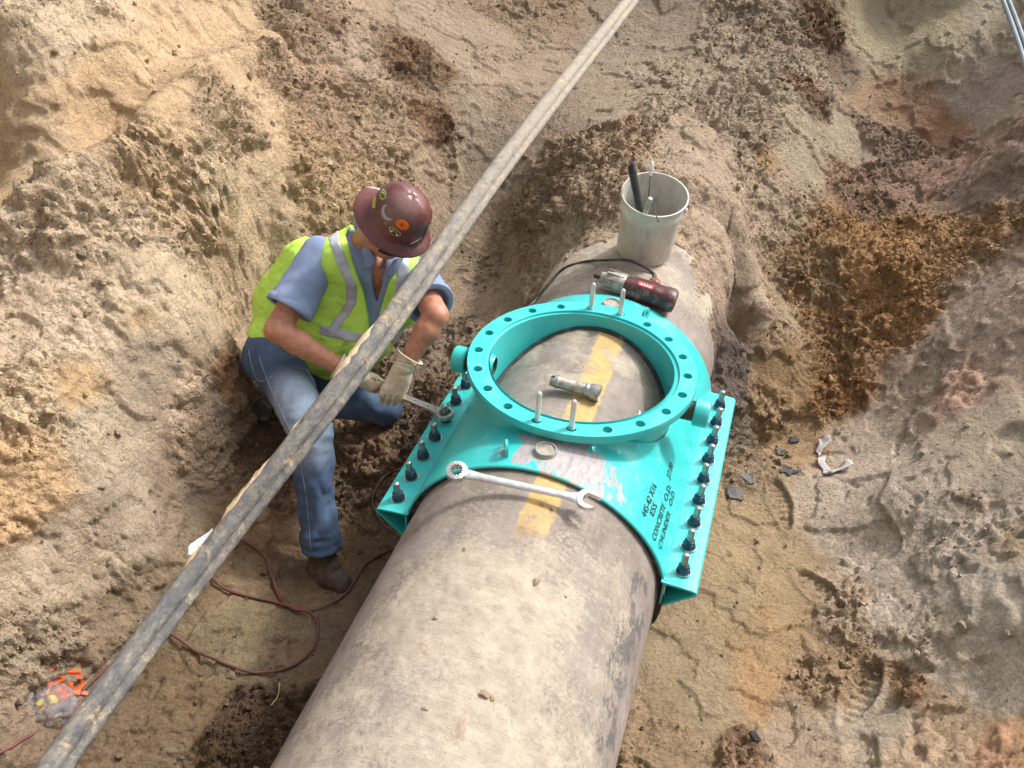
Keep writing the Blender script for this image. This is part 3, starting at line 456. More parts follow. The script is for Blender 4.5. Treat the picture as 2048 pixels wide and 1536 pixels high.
for (lab, grp, cs, sp, n, col) in CREG:
    me_set = []
    cmx = simple('clod_' + grp.split()[-1], col, .95, var=.28, sc=30, bump=.9, bsc=90)
    for me in BME:
        m2 = me.copy(); m2.materials.append(cmx); me_set.append(m2)
    for k in range(n):
        c = cs[k % len(cs)]; x = c[0] + rng.normal() * sp; y = c[1] + rng.normal() * sp
        if abs(x) < .58 and -1.8 < y < 1.0: x = math.copysign(.66, x)
        s_ = min(.012 * (1 - rng.random()) ** (-1 / 2.6), .034)
        o = bpy.data.objects.new('dirt_clod', me_set[int(rng.integers(8))]); COL.objects.link(o)
        o.location = (x, y, GH(x, y) + s_ * .1); o.scale = (s_,) * 3; o.rotation_euler = tuple(rng.random(3) * 6.28); tag(o, lab, 'dirt clod', grp)
# ------------------------------------------------------------------ the big pipe
py_ = np.concatenate([np.arange(-3.2, -1.75, .03), np.arange(-1.75, 1.5, .0065), np.arange(1.5, 4.0, .05)])
th_ = np.concatenate([np.linspace(-pi, -1.75, 24)[:-1], np.linspace(-1.75, 1.9, 250), np.linspace(1.9, pi, 22)[1:-1]])
TY, TT = np.meshgrid(py_, th_, indexing='ij')
pq = np.stack([PR * np.sin(TT).ravel(), TY.ravel(), PR * np.cos(TT).ravel()], 1)
yy = pq[:, 1]; tt = TT.ravel(); ncy = np.stack([np.sin(tt), 0 * tt, np.cos(tt)], 1)
un = np.stack([tt * PR, yy, 0 * yy], 1)
top = np.exp(-((tt - .1) / .75) ** 2)
sand = .5 + .75 * fbm(un, 2.6, 5, 201, .6) + .55 * fbm(un, 9, 4, 202, .6) * .6
near = sstep(-.62, -1.05, yy)
cover = np.clip(.5+.55*(sand-.5) + .28 * near * sstep(-1.25, -.4, tt) - .22 + .15 * np.exp(-((tt - .35) / .35) ** 2) * near - .45 * sstep(-.55, -1.1, tt) * (1 - .5 * near) - .25 * sstep(1.0, 1.35, tt), 0, 1)
inside = sstep(.36, .3, np.hypot(pq[:, 0], yy)); cover = cover * (1 - inside) + inside * np.clip(.28 + .9 * fbm(un, 7, 4, 208) + .35 * np.exp(-((tt + .05) / .16) ** 2), 0, 1)
far = sstep(.62, .95, yy + .12 * fbm(un, 6, 3, 209)); cover = np.clip(cover * (1 - far) + far * (.80 - .5 * np.abs(fbm(un, 4, 3, 210))), 0, 1) * np.where(yy > .55, sstep(1.5, .9, tt) * .9 + .1, 1)
exposed = (np.abs(yy + 0) > .56) | (np.hypot(pq[:, 0], yy) < .33)
dsp = (.0045 * sstep(.45, .8, cover) * (1 + .8 * fbm(un, 30, 3, 211)) + .010 * sstep(.62, 1, cover) * np.maximum(0, fbm(un, 14, 4, 212) + .2) * near + .0016 * fbm(un, 40, 3, 205)) * exposed
dsp = dsp + far * exposed * .010 * sstep(-.1, .6, fbm(un, 5, 4, 213)) * top
pv = pq + ncy * dsp[:, None]; ny_, nt_ = TY.shape
ipx = np.arange(ny_ * nt_).reshape(ny_, nt_); ipn = np.roll(ipx, -1, 1)
PF = np.stack([ipx[:-1], ipn[:-1], ipn[1:], ipx[1:]], -1).reshape(-1, 4)
pipe = empty('concrete_pipe', (0, 0, -PH), 'large buried concrete water main dusted with sand under the turquoise sleeve', 'pipe')
pm = NM('pipe_concrete', .85); mk = pm.sep(pm.attr('mask')); xyz = pm.xyz()
base = pm.ramp(pm.noise(5, 9, .7), [(.3, (.165, .135, .115)), (.5, (.26, .22, .195)), (.72, (.36, .31, .275))])
base = pm.mix(pm.math('MULTIPLY', pm.step(pm.noise(30, 6, .7, scale3=(1, .12, 1)), .45, .7), .3), base, (.13, .105, .09))
yn = pm.math('ADD', xyz[0], pm.math('MULTIPLY', pm.math('SUBTRACT', pm.noise(38, 6, .75), .5), .045))
st = pm.math('MULTIPLY', pm.step(yn, -.004, .004), pm.step(yn, .103, .096))
st = pm.math('MULTIPLY', st, mk[1])
st = pm.math('MULTIPLY', st, pm.step(pm.math('ADD', pm.noise(24, 9, .84), pm.math('MULTIPLY', mk[1], .16)), .50, .64))
base = pm.mix(st, base, pm.ramp(pm.noise(20, 5), [(.3, (.47, .30, .11)), (.7, (.58, .40, .17))]))
tar = pm.step(pm.math('ADD', pm.noise(17, 7, .7, scale3=(1, .6, 1)), pm.math('MULTIPLY', mk[2], .26)), .735, .755)
base = pm.mix(pm.math('MULTIPLY', tar, .65), base, (.07, .075, .085))
sn = pm.math('ADD', mk[0], pm.math('ADD', pm.math('MULTIPLY', pm.math('SUBTRACT', pm.noise(70, 9, .85), .5), 2.0), pm.math('MULTIPLY', pm.math('SUBTRACT', pm.noise(9, 5, .7), .5), .9))); sm_ = pm.step(sn, .38, .62)
sandc = pm.ramp(pm.noise(14, 10, .8), [(.28, (.27, .225, .18)), (.5, (.385, .33, .262)), (.72, (.49, .43, .345))])
sandc = pm.mix(pm.math('MULTIPLY', pm.step(pm.noise(120, 5, .75), .59, .65), .65), sandc, (.17, .12, .09))
base = pm.mix(pm.math('MULTIPLY', sm_, .93), base, sandc)
brn = pm.math('MULTIPLY', pm.step(pm.noise(6.5, 8, .75, dist=.4), .60, .67), pm.step(xyz[1], -.75, -1.0)); base = pm.mix(pm.math('MULTIPLY', brn, .6), base, (.25, .165, .11))
pm.color(base); pm.b.inputs['Specular IOR Level'].default_value = .25
pm.bump(pm.noise(7, 6, .7, scale3=(.6, 9, .6)), .35, .008); pm.bump(pm.math('ADD', pm.noise(60, 8, .8), pm.math('MULTIPLY', sm_, .25)), .55, .006); pm.bump(pm.noise(240, 4, .7), .5, .002)
po = obj('pipe_barrel', pv, PF, pm.m, pipe, local=True)
stripe = np.where(np.hypot(pq[:, 0], yy) < .34, 1, np.where(yy < -.55, sstep(-1.25, -.58, yy) ** 1.1 + .6 * np.exp(-((yy + 1.04) / .09) ** 2) + .35 * np.exp(-((yy + 1.3) / .12) ** 2), .0))
stripe *= 1 - .45 * sstep(-.76, -.86, yy) * sstep(-.98, -.9, yy)
cover = cover * (1 - .45 * sstep(-1.0, -.62, yy) * sstep(-.5, -.56, yy) * sstep(.26, .12, np.abs(tt - .1)))
tarm = np.exp(-((tt - 1.12) / .28) ** 2) * sstep(-.5, -.7, yy) * (1 - .6 * sstep(-1.1, -1.5, yy))
set_attr(po.data, 'mask', np.stack([cover, np.clip(stripe, 0, 1), np.clip(tarm, 0, 1)], 1))
# soil lumps dried onto the pipe
lm = simple('dried_soil', (.36, .27, .18), .95, var=.3, sc=40, bump=.9, bsc=110)
for i, (c, s_) in enumerate((((0.0837,-0.6841,-0.0728), .012),((0.1139,-0.9775,-0.0797), .016),((0.2031,-0.9721,-0.1141), .009),((0.0979,-1.3767,-0.0758), .02),((0.1205,-1.3768,-0.0815), .013),((-0.1025,-1.1967,-0.0768), .011),((-0.1132,-0.9287,-0.0795), .008),((0.0511,-0.6830,-0.0678), .009),((0.1188,-1.1144,-0.0810), .008),((-0.0231,-1.4682,-0.0654), .011),((0.0040,0.7691,-0.0648), .012),((0.3011,1.0814,-0.1830), .016))):
    nn = Vector((c[0], 0, c[2] + PH)).normalized(); me = BME[i % 8].copy(); me.materials.append(lm)
    o = bpy.data.objects.new('soil_lump', me); COL.objects.link(o); o.location = Vector(c) + nn * s_ * .55; o.scale = (s_, s_ * 1.1, s_ * .7); o.rotation_euler = (0, atan2(nn.x, nn.z), rng.random() * 3)
    tag(o, 'small lump of dried soil stuck on top of the big pipe' if i < 10 else 'small lump of dried soil beside the power tool on the pipe', 'soil lump', 'soil lumps on the pipe')
# ------------------------------------------------------------------ turquoise tapping sleeve
teal = NM('turquoise_paint', .34, base=(.036, .45, .45)); tn = teal.noise(3, 4)
tc_ = teal.mix(1, teal.ramp(tn, [(.3, (.032, .43, .43)), (.7, (.046, .52, .51))]), teal.ramp(teal.noise(55, 6, .75), [(.3, (.93, .93, .93)), (.7, (1.06, 1.06, 1.06))]), 'MULTIPLY')
dm = teal.step(teal.noise(11, 10, .84, dist=.3), .53, .72); tc_ = teal.mix(teal.math('MULTIPLY', dm, .42), tc_, (.33, .42, .38))
sc_ = teal.step(teal.noise(34, 9, .88, dist=.5), .70, .715); tc_ = teal.mix(sc_, tc_, (.30, .27, .25))
# primer showing where the paint was ground off round the plug
g_ = teal.n('ShaderNodeVectorMath', operation='SUBTRACT'); teal.l(teal.tc.outputs['Object'], g_.inputs[0]); g_.inputs[1].default_value = (.070, -.465, PH - .05)
g2 = teal.n('ShaderNodeVectorMath', operation='MULTIPLY'); teal.l(g_.outputs[0], g2.inputs[0]); g2.inputs[1].default_value = (5.2, 9.0, 4)
g3 = teal.n('ShaderNodeVectorMath', operation='LENGTH'); teal.l(g2.outputs[0], g3.inputs[0])
wn = teal.math('MULTIPLY', teal.math('SUBTRACT', teal.noise(15, 7, .7, scale3=(1.4, .7, 1)), .5), 2.6)
prm = teal.math('MULTIPLY', teal.step(teal.math('ADD', g3.outputs['Value'], wn), .95, .86), teal.step(teal.xyz()[2], PH - .031, PH - .034))
tc_ = teal.mix(prm, tc_, teal.ramp(teal.noise(26, 7, .8, scale3=(2.5, .6, 1)), [(.3, (.20, .19, .20)), (.55, (.36, .33, .33)), (.75, (.43, .37, .34))]))
teal.color(tc_); teal.rough(teal.math('ADD', teal.math('MULTIPLY', prm, .4), teal.math('ADD', teal.math('MULTIPLY', dm, .3), .3)))
teal.bump(teal.noise(90, 4), .12, .002)
TEAL = teal.m
GAL = simple('galvanised_steel', (.36, .37, .37), .42, .85, var=.35, sc=40, dust=.35, bump=.3)
STUDM = simple('bolt_steel', (.44, .43, .42), .38, .9, var=.25, sc=60, dust=.3)
NUTM = simple('blue_coated_nut', (.018, .055, .10), .35, .3, var=.4, sc=60, dust=.25, dustc=(.2, .2, .2))
WASH = simple('washer_steel', (.62, .62, .60), .3, .9, var=.15)
PIN = simple('bright_rod_steel', (.66, .62, .60), .33, .6, var=.15)
RUB = simple('black_rubber', (.022, .024, .027), .75, var=.4, dust=.3, dustc=(.14, .12, .1))
slv = empty('tapping_sleeve', (0, 0, -PH), 'turquoise steel tapping sleeve with round flange bolted around the pipe', 'pipe sleeve')
def shell_r(t): return .4585 + .012 * sstep(.3, 1.35, abs(t))
hr = .342; nph = 160; nrr = 26; tmax = radians(79); y0s, y1s = -.562, .575
v = []; f = []
for i in range(nrr + 1):
    q = (i / nrr) ** 1.25
    for k in range(nph):
        ph = 2 * pi * k / nph; hx = .342 * cos(ph); hy = .342 * sin(ph); th0 = math.asin(hx / .4585)
        # ray to the border of the unrolled sheet
        ct, cyy = tmax * .4585 * cos(ph), .57 * sin(ph); m = 1 / max(abs(cos(ph)) , abs(sin(ph))); s_ = 1 / max(abs(cos(ph)), 1e-6, ) if abs(cos(ph)) > abs(sin(ph)) else 1 / abs(sin(ph))
        bt = tmax * cos(ph) * s_; by = sin(ph) * s_; by = by * (y1s if by > 0 else -y0s)
        t = th0 * (1 - q) + bt * q; y = hy * (1 - q) + by * q
        dist = math.hypot(math.sin(t) * .4585, y) - .342
        r = shell_r(t) + .030 * (1 - .9 * float(sstep(.35, .8, abs(t)))) * (1 - float(sstep(0, .055, dist))) ** 1.6
        v.append((r * sin(t), y, r * cos(t)))
for i in range(nrr):
    for k in range(nph): f.append((i * nph + k, i * nph + (k + 1) % nph, (i + 1) * nph + (k + 1) % nph, (i + 1) * nph + k))
sh = obj('saddle_plate', v, f, TEAL, slv, local=True)
md = sh.modifiers.new('s', 'SOLIDIFY'); md.thickness = .0085; md.offset = -1
bm = bmesh.new(); bm.from_mesh(sh.data); bmesh.ops.recalc_face_normals(bm, faces=bm.faces)
fa = max(bm.faces, key=lambda q: q.calc_center_median().z)
if fa.normal.z < 0: bmesh.ops.reverse_faces(bm, faces=bm.faces)
bm.to_mesh(sh.data); bm.free()
# neck
def neckbot(ph): t = math.asin(.342 * cos(ph) / .4585); return shell_r(t) * cos(t) + .004
v = []; f = []; n = 128; rows = [(.3445, PH - .028), (.3445, None), (.333, None), (.333, PH - .004)]
for r, h in rows:
    for k in range(n):
        ph = 2 * pi * k / n; b = neckbot(ph) - (.0 if r > .34 else .012); v.append((r * cos(ph), r * sin(ph), b if h is None else h))
for i in range(3):
    for k in range(n): f.append((i * n + k, i * n + (k + 1) % n, (i + 1) * n + (k + 1) % n, (i + 1) * n + k))
obj('neck', v, f, TEAL, slv, local=True, angle=40)
# rubber gasket ring seen at the bottom of the bore, and mat under the shell
v = []; f = []
for r, o_ in ((.3325, .0), (.318, -.004), (.318, -.016)):
    for k in range(n): ph = 2 * pi * k / n; t = math.asin(r * cos(ph) / .4585); v.append((r * cos(ph), r * sin(ph), math.sqrt(max(0, (PR + .012 + o_) ** 2 - (r * cos(ph)) ** 2))))
for i in range(2):
    for k in range(n): f.append((i * n + k, i * n + (k + 1) % n, (i + 1) * n + (k + 1) % n, (i + 1) * n + k))
obj('bore_gasket', v, f, RUB, slv, local=True)
v = []; f = []; m_ = 64
for (r, y) in ((PR + .002, -.552), (.452, -.552), (.452, .565), (PR + .002, .565)):
    for k in range(m_): t = radians(-104 + 208 * k / (m_ - 1)); rr_ = r + (.012 * float(sstep(.3, 1.35, abs(t))) if r > .45 else 0); v.append((rr_ * sin(t), y, rr_ * cos(t)))
for i in (0, 2):
    for k in range(m_ - 1): f.append((i * m_ + k, i * m_ + k + 1, (i + 1) * m_ + k + 1, (i + 1) * m_ + k))
obj('gasket_mat', v, f, RUB, slv, local=True)
# lower steel band
v = []; f = []
for (r, y) in ((.449, -.562), (.457, -.562), (.457, .57), (.449, .57)):
    for k in range(m_): t = radians(101 + 158 * k / (m_ - 1)); v.append((r * sin(t), y, r * cos(t)))
for i in range(3):
    for k in range(m_ - 1): f.append((i * m_ + k, i * m_ + k + 1, (i + 1) * m_ + k + 1, (i + 1) * m_ + k))
obj('lower_band', v, f, simple('dark_steel_band', (.10, .11, .11), .45, .6, dust=.4, dustc=(.2, .17, .14)), slv, local=True)
# flange with twenty bolt holes
HP = 2.0366; BC = .379; hrd = .0165
def flange():
    mb = MB(); ns = 24; ri, ro_ = .352, .4135; zt, zb = PH, PH - .030; dphi = radians(18)
    for s_ in range(20):
        a0 = HP + s_ * dphi
        bd = []; ho = []
        for k in range(ns):
            t = 2 * pi * k / ns; ct, sn_ = cos(t), sin(t); m = max(abs(ct), abs(sn_)); u_, w_ = ct / m, sn_ / m
            rr_ = ri + (ro_ - ri) * (u_ + 1) / 2; aa = a0 + w_ * dphi / 2; bd.append((rr_ * cos(aa), rr_ * sin(aa)))
            rr_ = BC + hrd * ct; aa = a0 + hrd * sn_ / BC; ho.append((rr_ * cos(aa), rr_ * sin(aa)))
        v = []
        for z in (zt, zb):
            for j in range(3): v += [(h[0] + (b[0] - h[0]) * j / 2, h[1] + (b[1] - h[1]) * j / 2, z) for h, b in zip(ho, bd)]
        f = []
        for L in (0, 1):
            for j in range(2):
                for k in range(ns):
                    a = L * 3 * ns + j * ns + k; b = L * 3 * ns + j * ns + (k + 1) % ns; q = (a, a + ns, b + ns, b); f.append(q if L == 0 else q[::-1])
        for k in range(ns): f.append((k, (k + 1) % ns, 3 * ns + (k + 1) % ns, 3 * ns + k))
        mb.add(v, f)
    return mb
fl = flange()
vv, ff = lathe([(.4135, PH - .030), (.4145, PH - .027), (.4145, PH - .003), (.4135, PH)], (0, 0, 0), (0, 0, 1), 160); fl.add(vv, ff)
vv, ff = lathe([(.352, PH), (.3505, PH - .0015), (.3505, PH - .009), (.339, PH - .010), (.333, PH - .013), (.333, PH - .05)], (0, 0, 0), (0, 0, 1), 160); fl.add(vv, ff)
vv, ff = lathe([(.352, PH - .030), (.3445, PH - .032)], (0, 0, 0), (0, 0, 1), 160); fl.add(vv, ff)
fo = fl.build('flange', TEAL, slv, local=True, angle=35)
bm = bmesh.new(); bm.from_mesh(fo.data); bmesh.ops.remove_doubles(bm, verts=bm.verts, dist=.0002); bmesh.ops.recalc_face_normals(bm, faces=bm.faces)
for e in bm.edges: e.smooth = not (len(e.link_faces) != 2 or e.calc_face_angle(0) > radians(35))
bm.to_mesh(fo.data); bm.free()
# guide rods standing in four of the holes
for k in (8, 9, 18, 19):
    a = HP + k * radians(18); x, y = .375 * cos(a), .375 * sin(a)
    vv, ff = lathe([(.0098, -.05), (.0098, .104), (.0085, .110), (.005, .114), (0, .115)], (x, y, PH), (0, 0, 1), 12); o = obj('guide_rod', vv, ff, PIN, slv, local=True, angle=30)
    vv, ff = lathe([(.014, -.001), (.014, .003), (.0098, .004)], (x, y, PH), (0, 0, 1), 16); obj('rod_collar', vv, ff, TEAL, o, local=True)
# bolted side bars (triangular channels)
def bar(sg):
    out_ = [(.446, PH - .379), (.508, PH - .3815), (.552, PH - .385), (.562, PH - .389), (.567, PH - .397), (.563, PH - .407), (.552, PH - .416), (.462, PH - .495)]
    inn = [(.456, PH - .388), (.508, PH - .3900), (.549, PH - .393), (.555, PH - .396), (.557, PH - .399), (.554, PH - .404), (.546, PH - .410), (.466, PH - .481)]
    y0, y1 = -.578, .520; v = []
    for y in (y0, y1):
        v += [(sg * p[0], y, p[1]) for p in out_]; v += [(sg * p[0], y, p[1]) for p in inn]
    f = []; n = 8
    for i in range(n - 1):
        f.append((i, i + 1, i + 17, i + 16)); f.append((n + i, n + i + 16, n + i + 17, n + i + 1)); f.append((i, n + i, n + i + 1, i + 1)); f.append((16 + i, 17 + i, 17 + n + i, 16 + n + i))
    f += [(0, 16, 24, 8), (7, 15, 31, 23)]
    o = obj('side_bar', v, f, TEAL, slv, local=True, angle=28); return o
for sg in (-1, 1):
    b_ = bar(sg)
    vv, ff = box((sg * .4565, -.02, PH - .435), .007, 1.10, .115); obj('inner_web', vv, ff, TEAL, slv, local=True, smooth=False)
# stud bolts
def bolt_parts():
    pr = [(.0115, -.08)]
    for i in range(34): pr.append((.0122 if i % 2 else .0108, -.002 + i * .0022))
    pr += [(.0105, .075), (.009, .0775), (0, .078)]
    vv, ff = lathe(pr, (0, 0, 0), (0, 0, 1), 14); bme = mesh_np('bolt', vv, ff); bme.materials.append(STUDM)
    hexa = lambda r, z: [(r * cos(pi / 3 * k), r * sin(pi / 3 * k), z) for k in range(6)]
    mb = MB(); v = hexa(.0225, .004) + hexa(.0225, .020) + hexa(.0195, .0235); f = [(5, 4, 3, 2, 1, 0)] + [(i * 6 + k, i * 6 + (k + 1) % 6, (i + 1) * 6 + (k + 1) % 6, (i + 1) * 6 + k) for i in range(2) for k in range(6)] + [(12, 13, 14, 15, 16, 17)]
    mb.add(v, f); vv, ff = lathe([(.0185, .0235), (.0185, .031), (.0165, .033), (.012, .033)], (0, 0, 0), (0, 0, 1), 18); mb.add(vv, ff); vv, ff = lathe([(.0235, .0025), (.0245, .006), (.0225, .009)], (0, 0, 0), (0, 0, 1), 24); mb.add(vv, ff)
    nme = mesh_np('nut', mb.v, mb.f, False); nme.materials.append(NUTM)
    vv, ff = lathe([(.012, .003), (.0275, .003), (.0275, 0), (.012, 0)], (0, 0, 0), (0, 0, 1), 24); wme = mesh_np('washer', vv, ff, False); wme.materials.append(WASH)
    return bme, nme, wme
BB = bolt_parts()
for sg in (-1, 1):
    for k in range(9):
        b = bpy.data.objects.new('bolt', BB[0]); COL.objects.link(b); b.parent = slv
        b.location = (sg * .5075, -.0394 + (4 - k) * .1177, PH - .381); b.rotation_euler = (rng.uniform(-.02, .02), sg * (.12 + rng.uniform(-.015, .015)), rng.random() * 2)
        for nm, me in (('nut', BB[1]), ('washer', BB[2])):
            c = bpy.data.objects.new(nm, me); COL.objects.link(c); c.parent = b; c.rotation_euler = (0, 0, rng.random() * 2)
        if sg < 0 and k == 4: WRN = b
# capped test outlets on either side of the neck
RUST = simple('dark_threaded_steel', (.075, .055, .045), .6, .5, var=.4, sc=60, bump=.6)
for sg in (-1, 1):
    c = Vector((0, -.035, PH - .078)); pr = [(.036, .32)]
    for i in range(16): pr.append((.0372 if i % 2 else .0355, .345 + i * .0055))
    vv, ff = lathe(pr, c, (sg, 0, 0), 28); o = obj('test_nipple', vv, ff, RUST, slv, local=True)
    vv, ff = lathe([(.037, .424), (.047, .424), (.050, .427), (.050, .468), (.047, .475), (.038, .479), (.0, .480)], c, (sg, 0, 0), 32); obj('pipe_cap', vv, ff, TEAL, o, local=True, angle=35)
    vv, ff = lathe([(.036, .318), (.043, .330), (.043, .348), (.037, .350)], c, (sg, 0, 0), 28); obj('outlet_boss', vv, ff, TEAL, slv, local=True, angle=35)
# lifting eyes, plug rings
def eye(p, rz):
    mb = MB(); n = 28; w_ = .026; h_ = .056; v = []; f = []
    for sx in (-.0045, .0045):
        for k in range(n):
            t = 2 * pi * k / n; ct, st_ = cos(t), sin(t); Y = w_ * ct * (1.0 if st_ > 0 else 1.08); Z = h_ - w_ + w_ * st_ if st_ > 0 else (h_ - w_) * (1 + st_ * 1.35)
            v.append((sx, Y, Z))
        for k in range(n): t = 2 * pi * k / n; v.append((sx, .011 * cos(t), h_ - w_ + .011 * sin(t)))
    for k in range(n):
        k2 = (k + 1) % n; f += [(k, k2, n + k2, n + k), (2 * n + k, 3 * n + k, 3 * n + k2, 2 * n + k2), (k, 2 * n + k, 2 * n + k2, k2), (n + k, n + k2, 3 * n + k2, 3 * n + k)]
    R_ = Matrix.Rotation(rz, 3, 'Z'); v = [R_ @ Vector(q) + Vector(p) for q in v]; return obj('lifting_eye', v, f, TEAL, slv, local=True, angle=35)
eye((-.128, -.492, PH - .072), .42); eye((.146, .486, PH - .075), -.35)
for (x, y) in ((-.002, -.462), (.002, .50)):
    vv, ff = lathe([(.038, -.012), (.0365, .012), (.0350, .0155), (.0315, .0155), (.0305, .009)], (x, y, shell_r(0)), (0, 0, 1), 36); o = obj('plug_ring', vv, ff, simple('plug_ring_metal', (.30, .33, .27), .5, .3, var=.3, sc=60, dust=.3), slv, local=True, angle=40)
    vv, ff = lathe([(.0310, .0100), (.015, .0095), (0, .0095)], (x, y, shell_r(0)), (0, 0, 1), 30); obj('plug', vv, ff, simple('dusty_plug', (.33, .29, .25), .9, var=.3, sc=80, bump=.6), o, local=True)
# stencilled lettering wrapped on the plate
INK = NM('stencil_ink', .6, base=(.012, .02, .03)).m
def text_mesh(txt, size):
    cu = bpy.data.curves.new('t', 'FONT'); cu.body = txt; cu.size = size; cu.fill_mode = 'FRONT'; cu.resolution_u = 2; cu.offset = .012; o = bpy.data.objects.new('t', cu); COL.objects.link(o)
    dg = bpy.context.evaluated_depsgraph_get(); me = bpy.data.meshes.new_from_object(o.evaluated_get(dg)); bpy.data.objects.remove(o); return me
def stencil(txt, ang, y0, y1, h, slope=0.):
    me = text_mesh(txt, 1.0); P_ = np.array([v.co[:] for v in me.vertices]); F_ = [tuple(q.vertices) for q in me.polygons]
    bm = bmesh.new(); bm.from_mesh(me); bmesh.ops.triangulate(bm, faces=bm.faces)
    for yb in (.305, .372): bmesh.ops.bisect_plane(bm, geom=bm.faces[:] + bm.edges[:] + bm.verts[:], plane_co=(0, yb, 0), plane_no=(0, 1, 0))
    P0 = None
    P_ = np.array([v.co[:] for v in bm.verts]); x0, x1 = P_[:, 0].min(), P_[:, 0].max(); k = (y1 - y0) / (x1 - x0); out = []
    # stencil bridges: drop a thin band through each letter
    dl = [q for q in bm.faces if .306 < q.calc_center_median().y < .371 and int((q.calc_center_median().x + 5) * 6) % 2]; bmesh.ops.delete(bm, geom=dl, context='FACES')
    vs_ = list(bm.verts); idx_ = {v: i for i, v in enumerate(vs_)}
    for p in vs_:
        y = y0 + (p.co.x - x0) * k; a = radians(ang + slope * (y - y0)) - p.co.y * h / .47; r = shell_r(a) + .0022; out.append((r * sin(a), y, r * cos(a)))
    fs_ = [tuple(idx_[v] for v in q.verts) for q in bm.faces]; bm.free()
    return obj('stencil_lettering', out, fs_, INK, slv, local=True, smooth=False)
stencil('445-42 X16', 49.4, -.490, -.318, .036, 7); stencil('ESS', 53.5, -.448, -.388, .034, 7)
stencil('CONCRETE', 58.7, -.524, -.345, .036, 4); stencil('O.D.', 59.5, -.322, -.236, .036, 4); stencil('37.00', 57.8, -.222, -.144, .036, -8)
stencil('CYLINDER', 64.2, -.517, -.335, .036, 2); stencil('O.D.', 63.8, -.307, -.230, .036, 0)
# ------------------------------------------------------------------ twin pole lying across the pit
POLE = NM('muddy_black_pipe', .45, base=(.06, .065, .07))
pc = POLE.ramp(POLE.noise(16, 10, .85), [(.3, (.05, .053, .058)), (.55, (.115, .115, .118)), (.75, (.22, .21, .20))])
ft = POLE.step(POLE.xyz()[1], -.2, 1.4)
fac = POLE.step(POLE.math('ADD', POLE.noise(34, 10, .9, scale3=(1, .55, 1)), POLE.math('MULTIPLY', ft, .13)), .47, .62)
pc = POLE.mix(fac, pc, POLE.ramp(POLE.noise(45, 7, .8), [(.3, (.22, .19, .155)), (.7, (.40, .345, .27))]))
m2 = POLE.step(POLE.noise(7, 10, .86, dist=.5), .555, .60); pc = POLE.mix(m2, pc, (.46, .34, .20))
POLE.color(pc); POLE.rough(POLE.math('ADD', POLE.math('MULTIPLY', fac, .4), .38)); POLE.bump(POLE.noise(70, 9, .85), .9, .006)
pts = [Vector((-0.8637,-1.8923,-0.2238)), Vector((-0.8807,-1.6671,-0.2281)), Vector((-0.8227,-1.1493,-0.1162)), Vector((-0.6287,-0.4630,0.1976)), Vector((-0.5172,0.7067,0.4456)), Vector((-0.4573,2.5694,0.5695)), Vector((-0.4340,3.6709,0.6443))]
cr = catmull(pts, 10)
mb = MB(); vv, ff = tube(cr, .0285, 20); v1 = [Vector(p) for p in vv]
rng2 = np.random.default_rng(3)
pole = empty('double_pipe_run', pts[3], 'muddy black double pipe hanging diagonally across the pit in front of the worker', 'pipe run')
ar = np.array([p[:] for p in v1]); n_ = ar.shape[0]
obj('thick_pipe', v1, ff, POLE.m, pole)
rt = Vector(_r); dn = Vector(_u)
off = [p + (rt * .030 - dn * .018) * 1.0 + Vector((0, 0, -.004)) for p in cr]; vv, ff = tube(off, .0165, 16); obj('thin_pipe', vv, ff, POLE.m, pole)
off = [p + (rt * .018 - dn * .028) + Vector((0, 0, -.006)) for p in cr]; vv, ff = tube(off, .008, 10); obj('clinging_line', vv, ff, POLE.m, pole)
# crusts of sand stuck on the upper side
CR = simple('sand_crust', (.52, .38, .24), .95, var=.25, sc=60, bump=1, bsc=120)
def crust_at(i0, i1, w_, nm='sand_crust'):
    ps = []; nn = int((i1 - i0) * 5); v = []; f = []; K = 9; cam_p = cam.matrix_world.translation
    for i in range(nn + 1):
        t = i0 + (i1 - i0) * i / nn; a = int(t); p = cr[a].lerp(cr[min(a + 1, len(cr) - 1)], t - a); d = (cr[min(a + 1, len(cr) - 1)] - cr[max(a - 1, 0)]).normalized()
        side = (rt * -1 + dn * .6 + Vector((0, 0, .4))); side = (side - d * side.dot(d)).normalized(); up_ = d.cross(side); 
        if up_.z < 0: up_ = -up_
        en = min(i, nn - i) / 3; en = min(1, en)
        for k in range(K):
            an = (k / (K - 1) - .5) * w_ * (.6 + .6 * rng2.random()) * (.3 + .7 * en); rr_ = .0283 + .007 * en * (1 - abs(k / (K - 1) - .5) * 2) ** .5 * (.3 + 1.1 * rng2.random())
            v.append(p + (side * cos(an) + up_ * sin(an)) * rr_)
    for i in range(nn):
        for k in range(K - 1): f.append((i * K + k, i * K + k + 1, (i + 1) * K + k + 1, (i + 1) * K + k))
    obj(nm, v, f, CR, pole)
crust_at(28.4, 31.0, 1.8); crust_at(21.3, 24.6, 1.1); crust_at(18.6, 19.9, .9); crust_at(25.7, 26.6, .8)
# thin twin cable at the upper right
cb = empty('cable_pair', (1.0559,0.2656,1.2363), 'two thin grey blue cables hanging at the upper right corner', 'cable'); cmat = simple('grey_cable', (.16, .19, .21), .4, .3, var=.25)
for dx in (0, 1):
    vv, ff = tube(catmull([(1.0214,0.6953,1.3012), (1.0426,0.4787,1.2650), (1.0599,0.2669,1.2365), (1.0745,0.0520,1.2050), (1.1086,-0.1961,1.1237)], 6), .0065, 10); s_ = rt * .0165 * dx
    obj('cable', [p + s_ for p in vv], ff, cmat, cb)
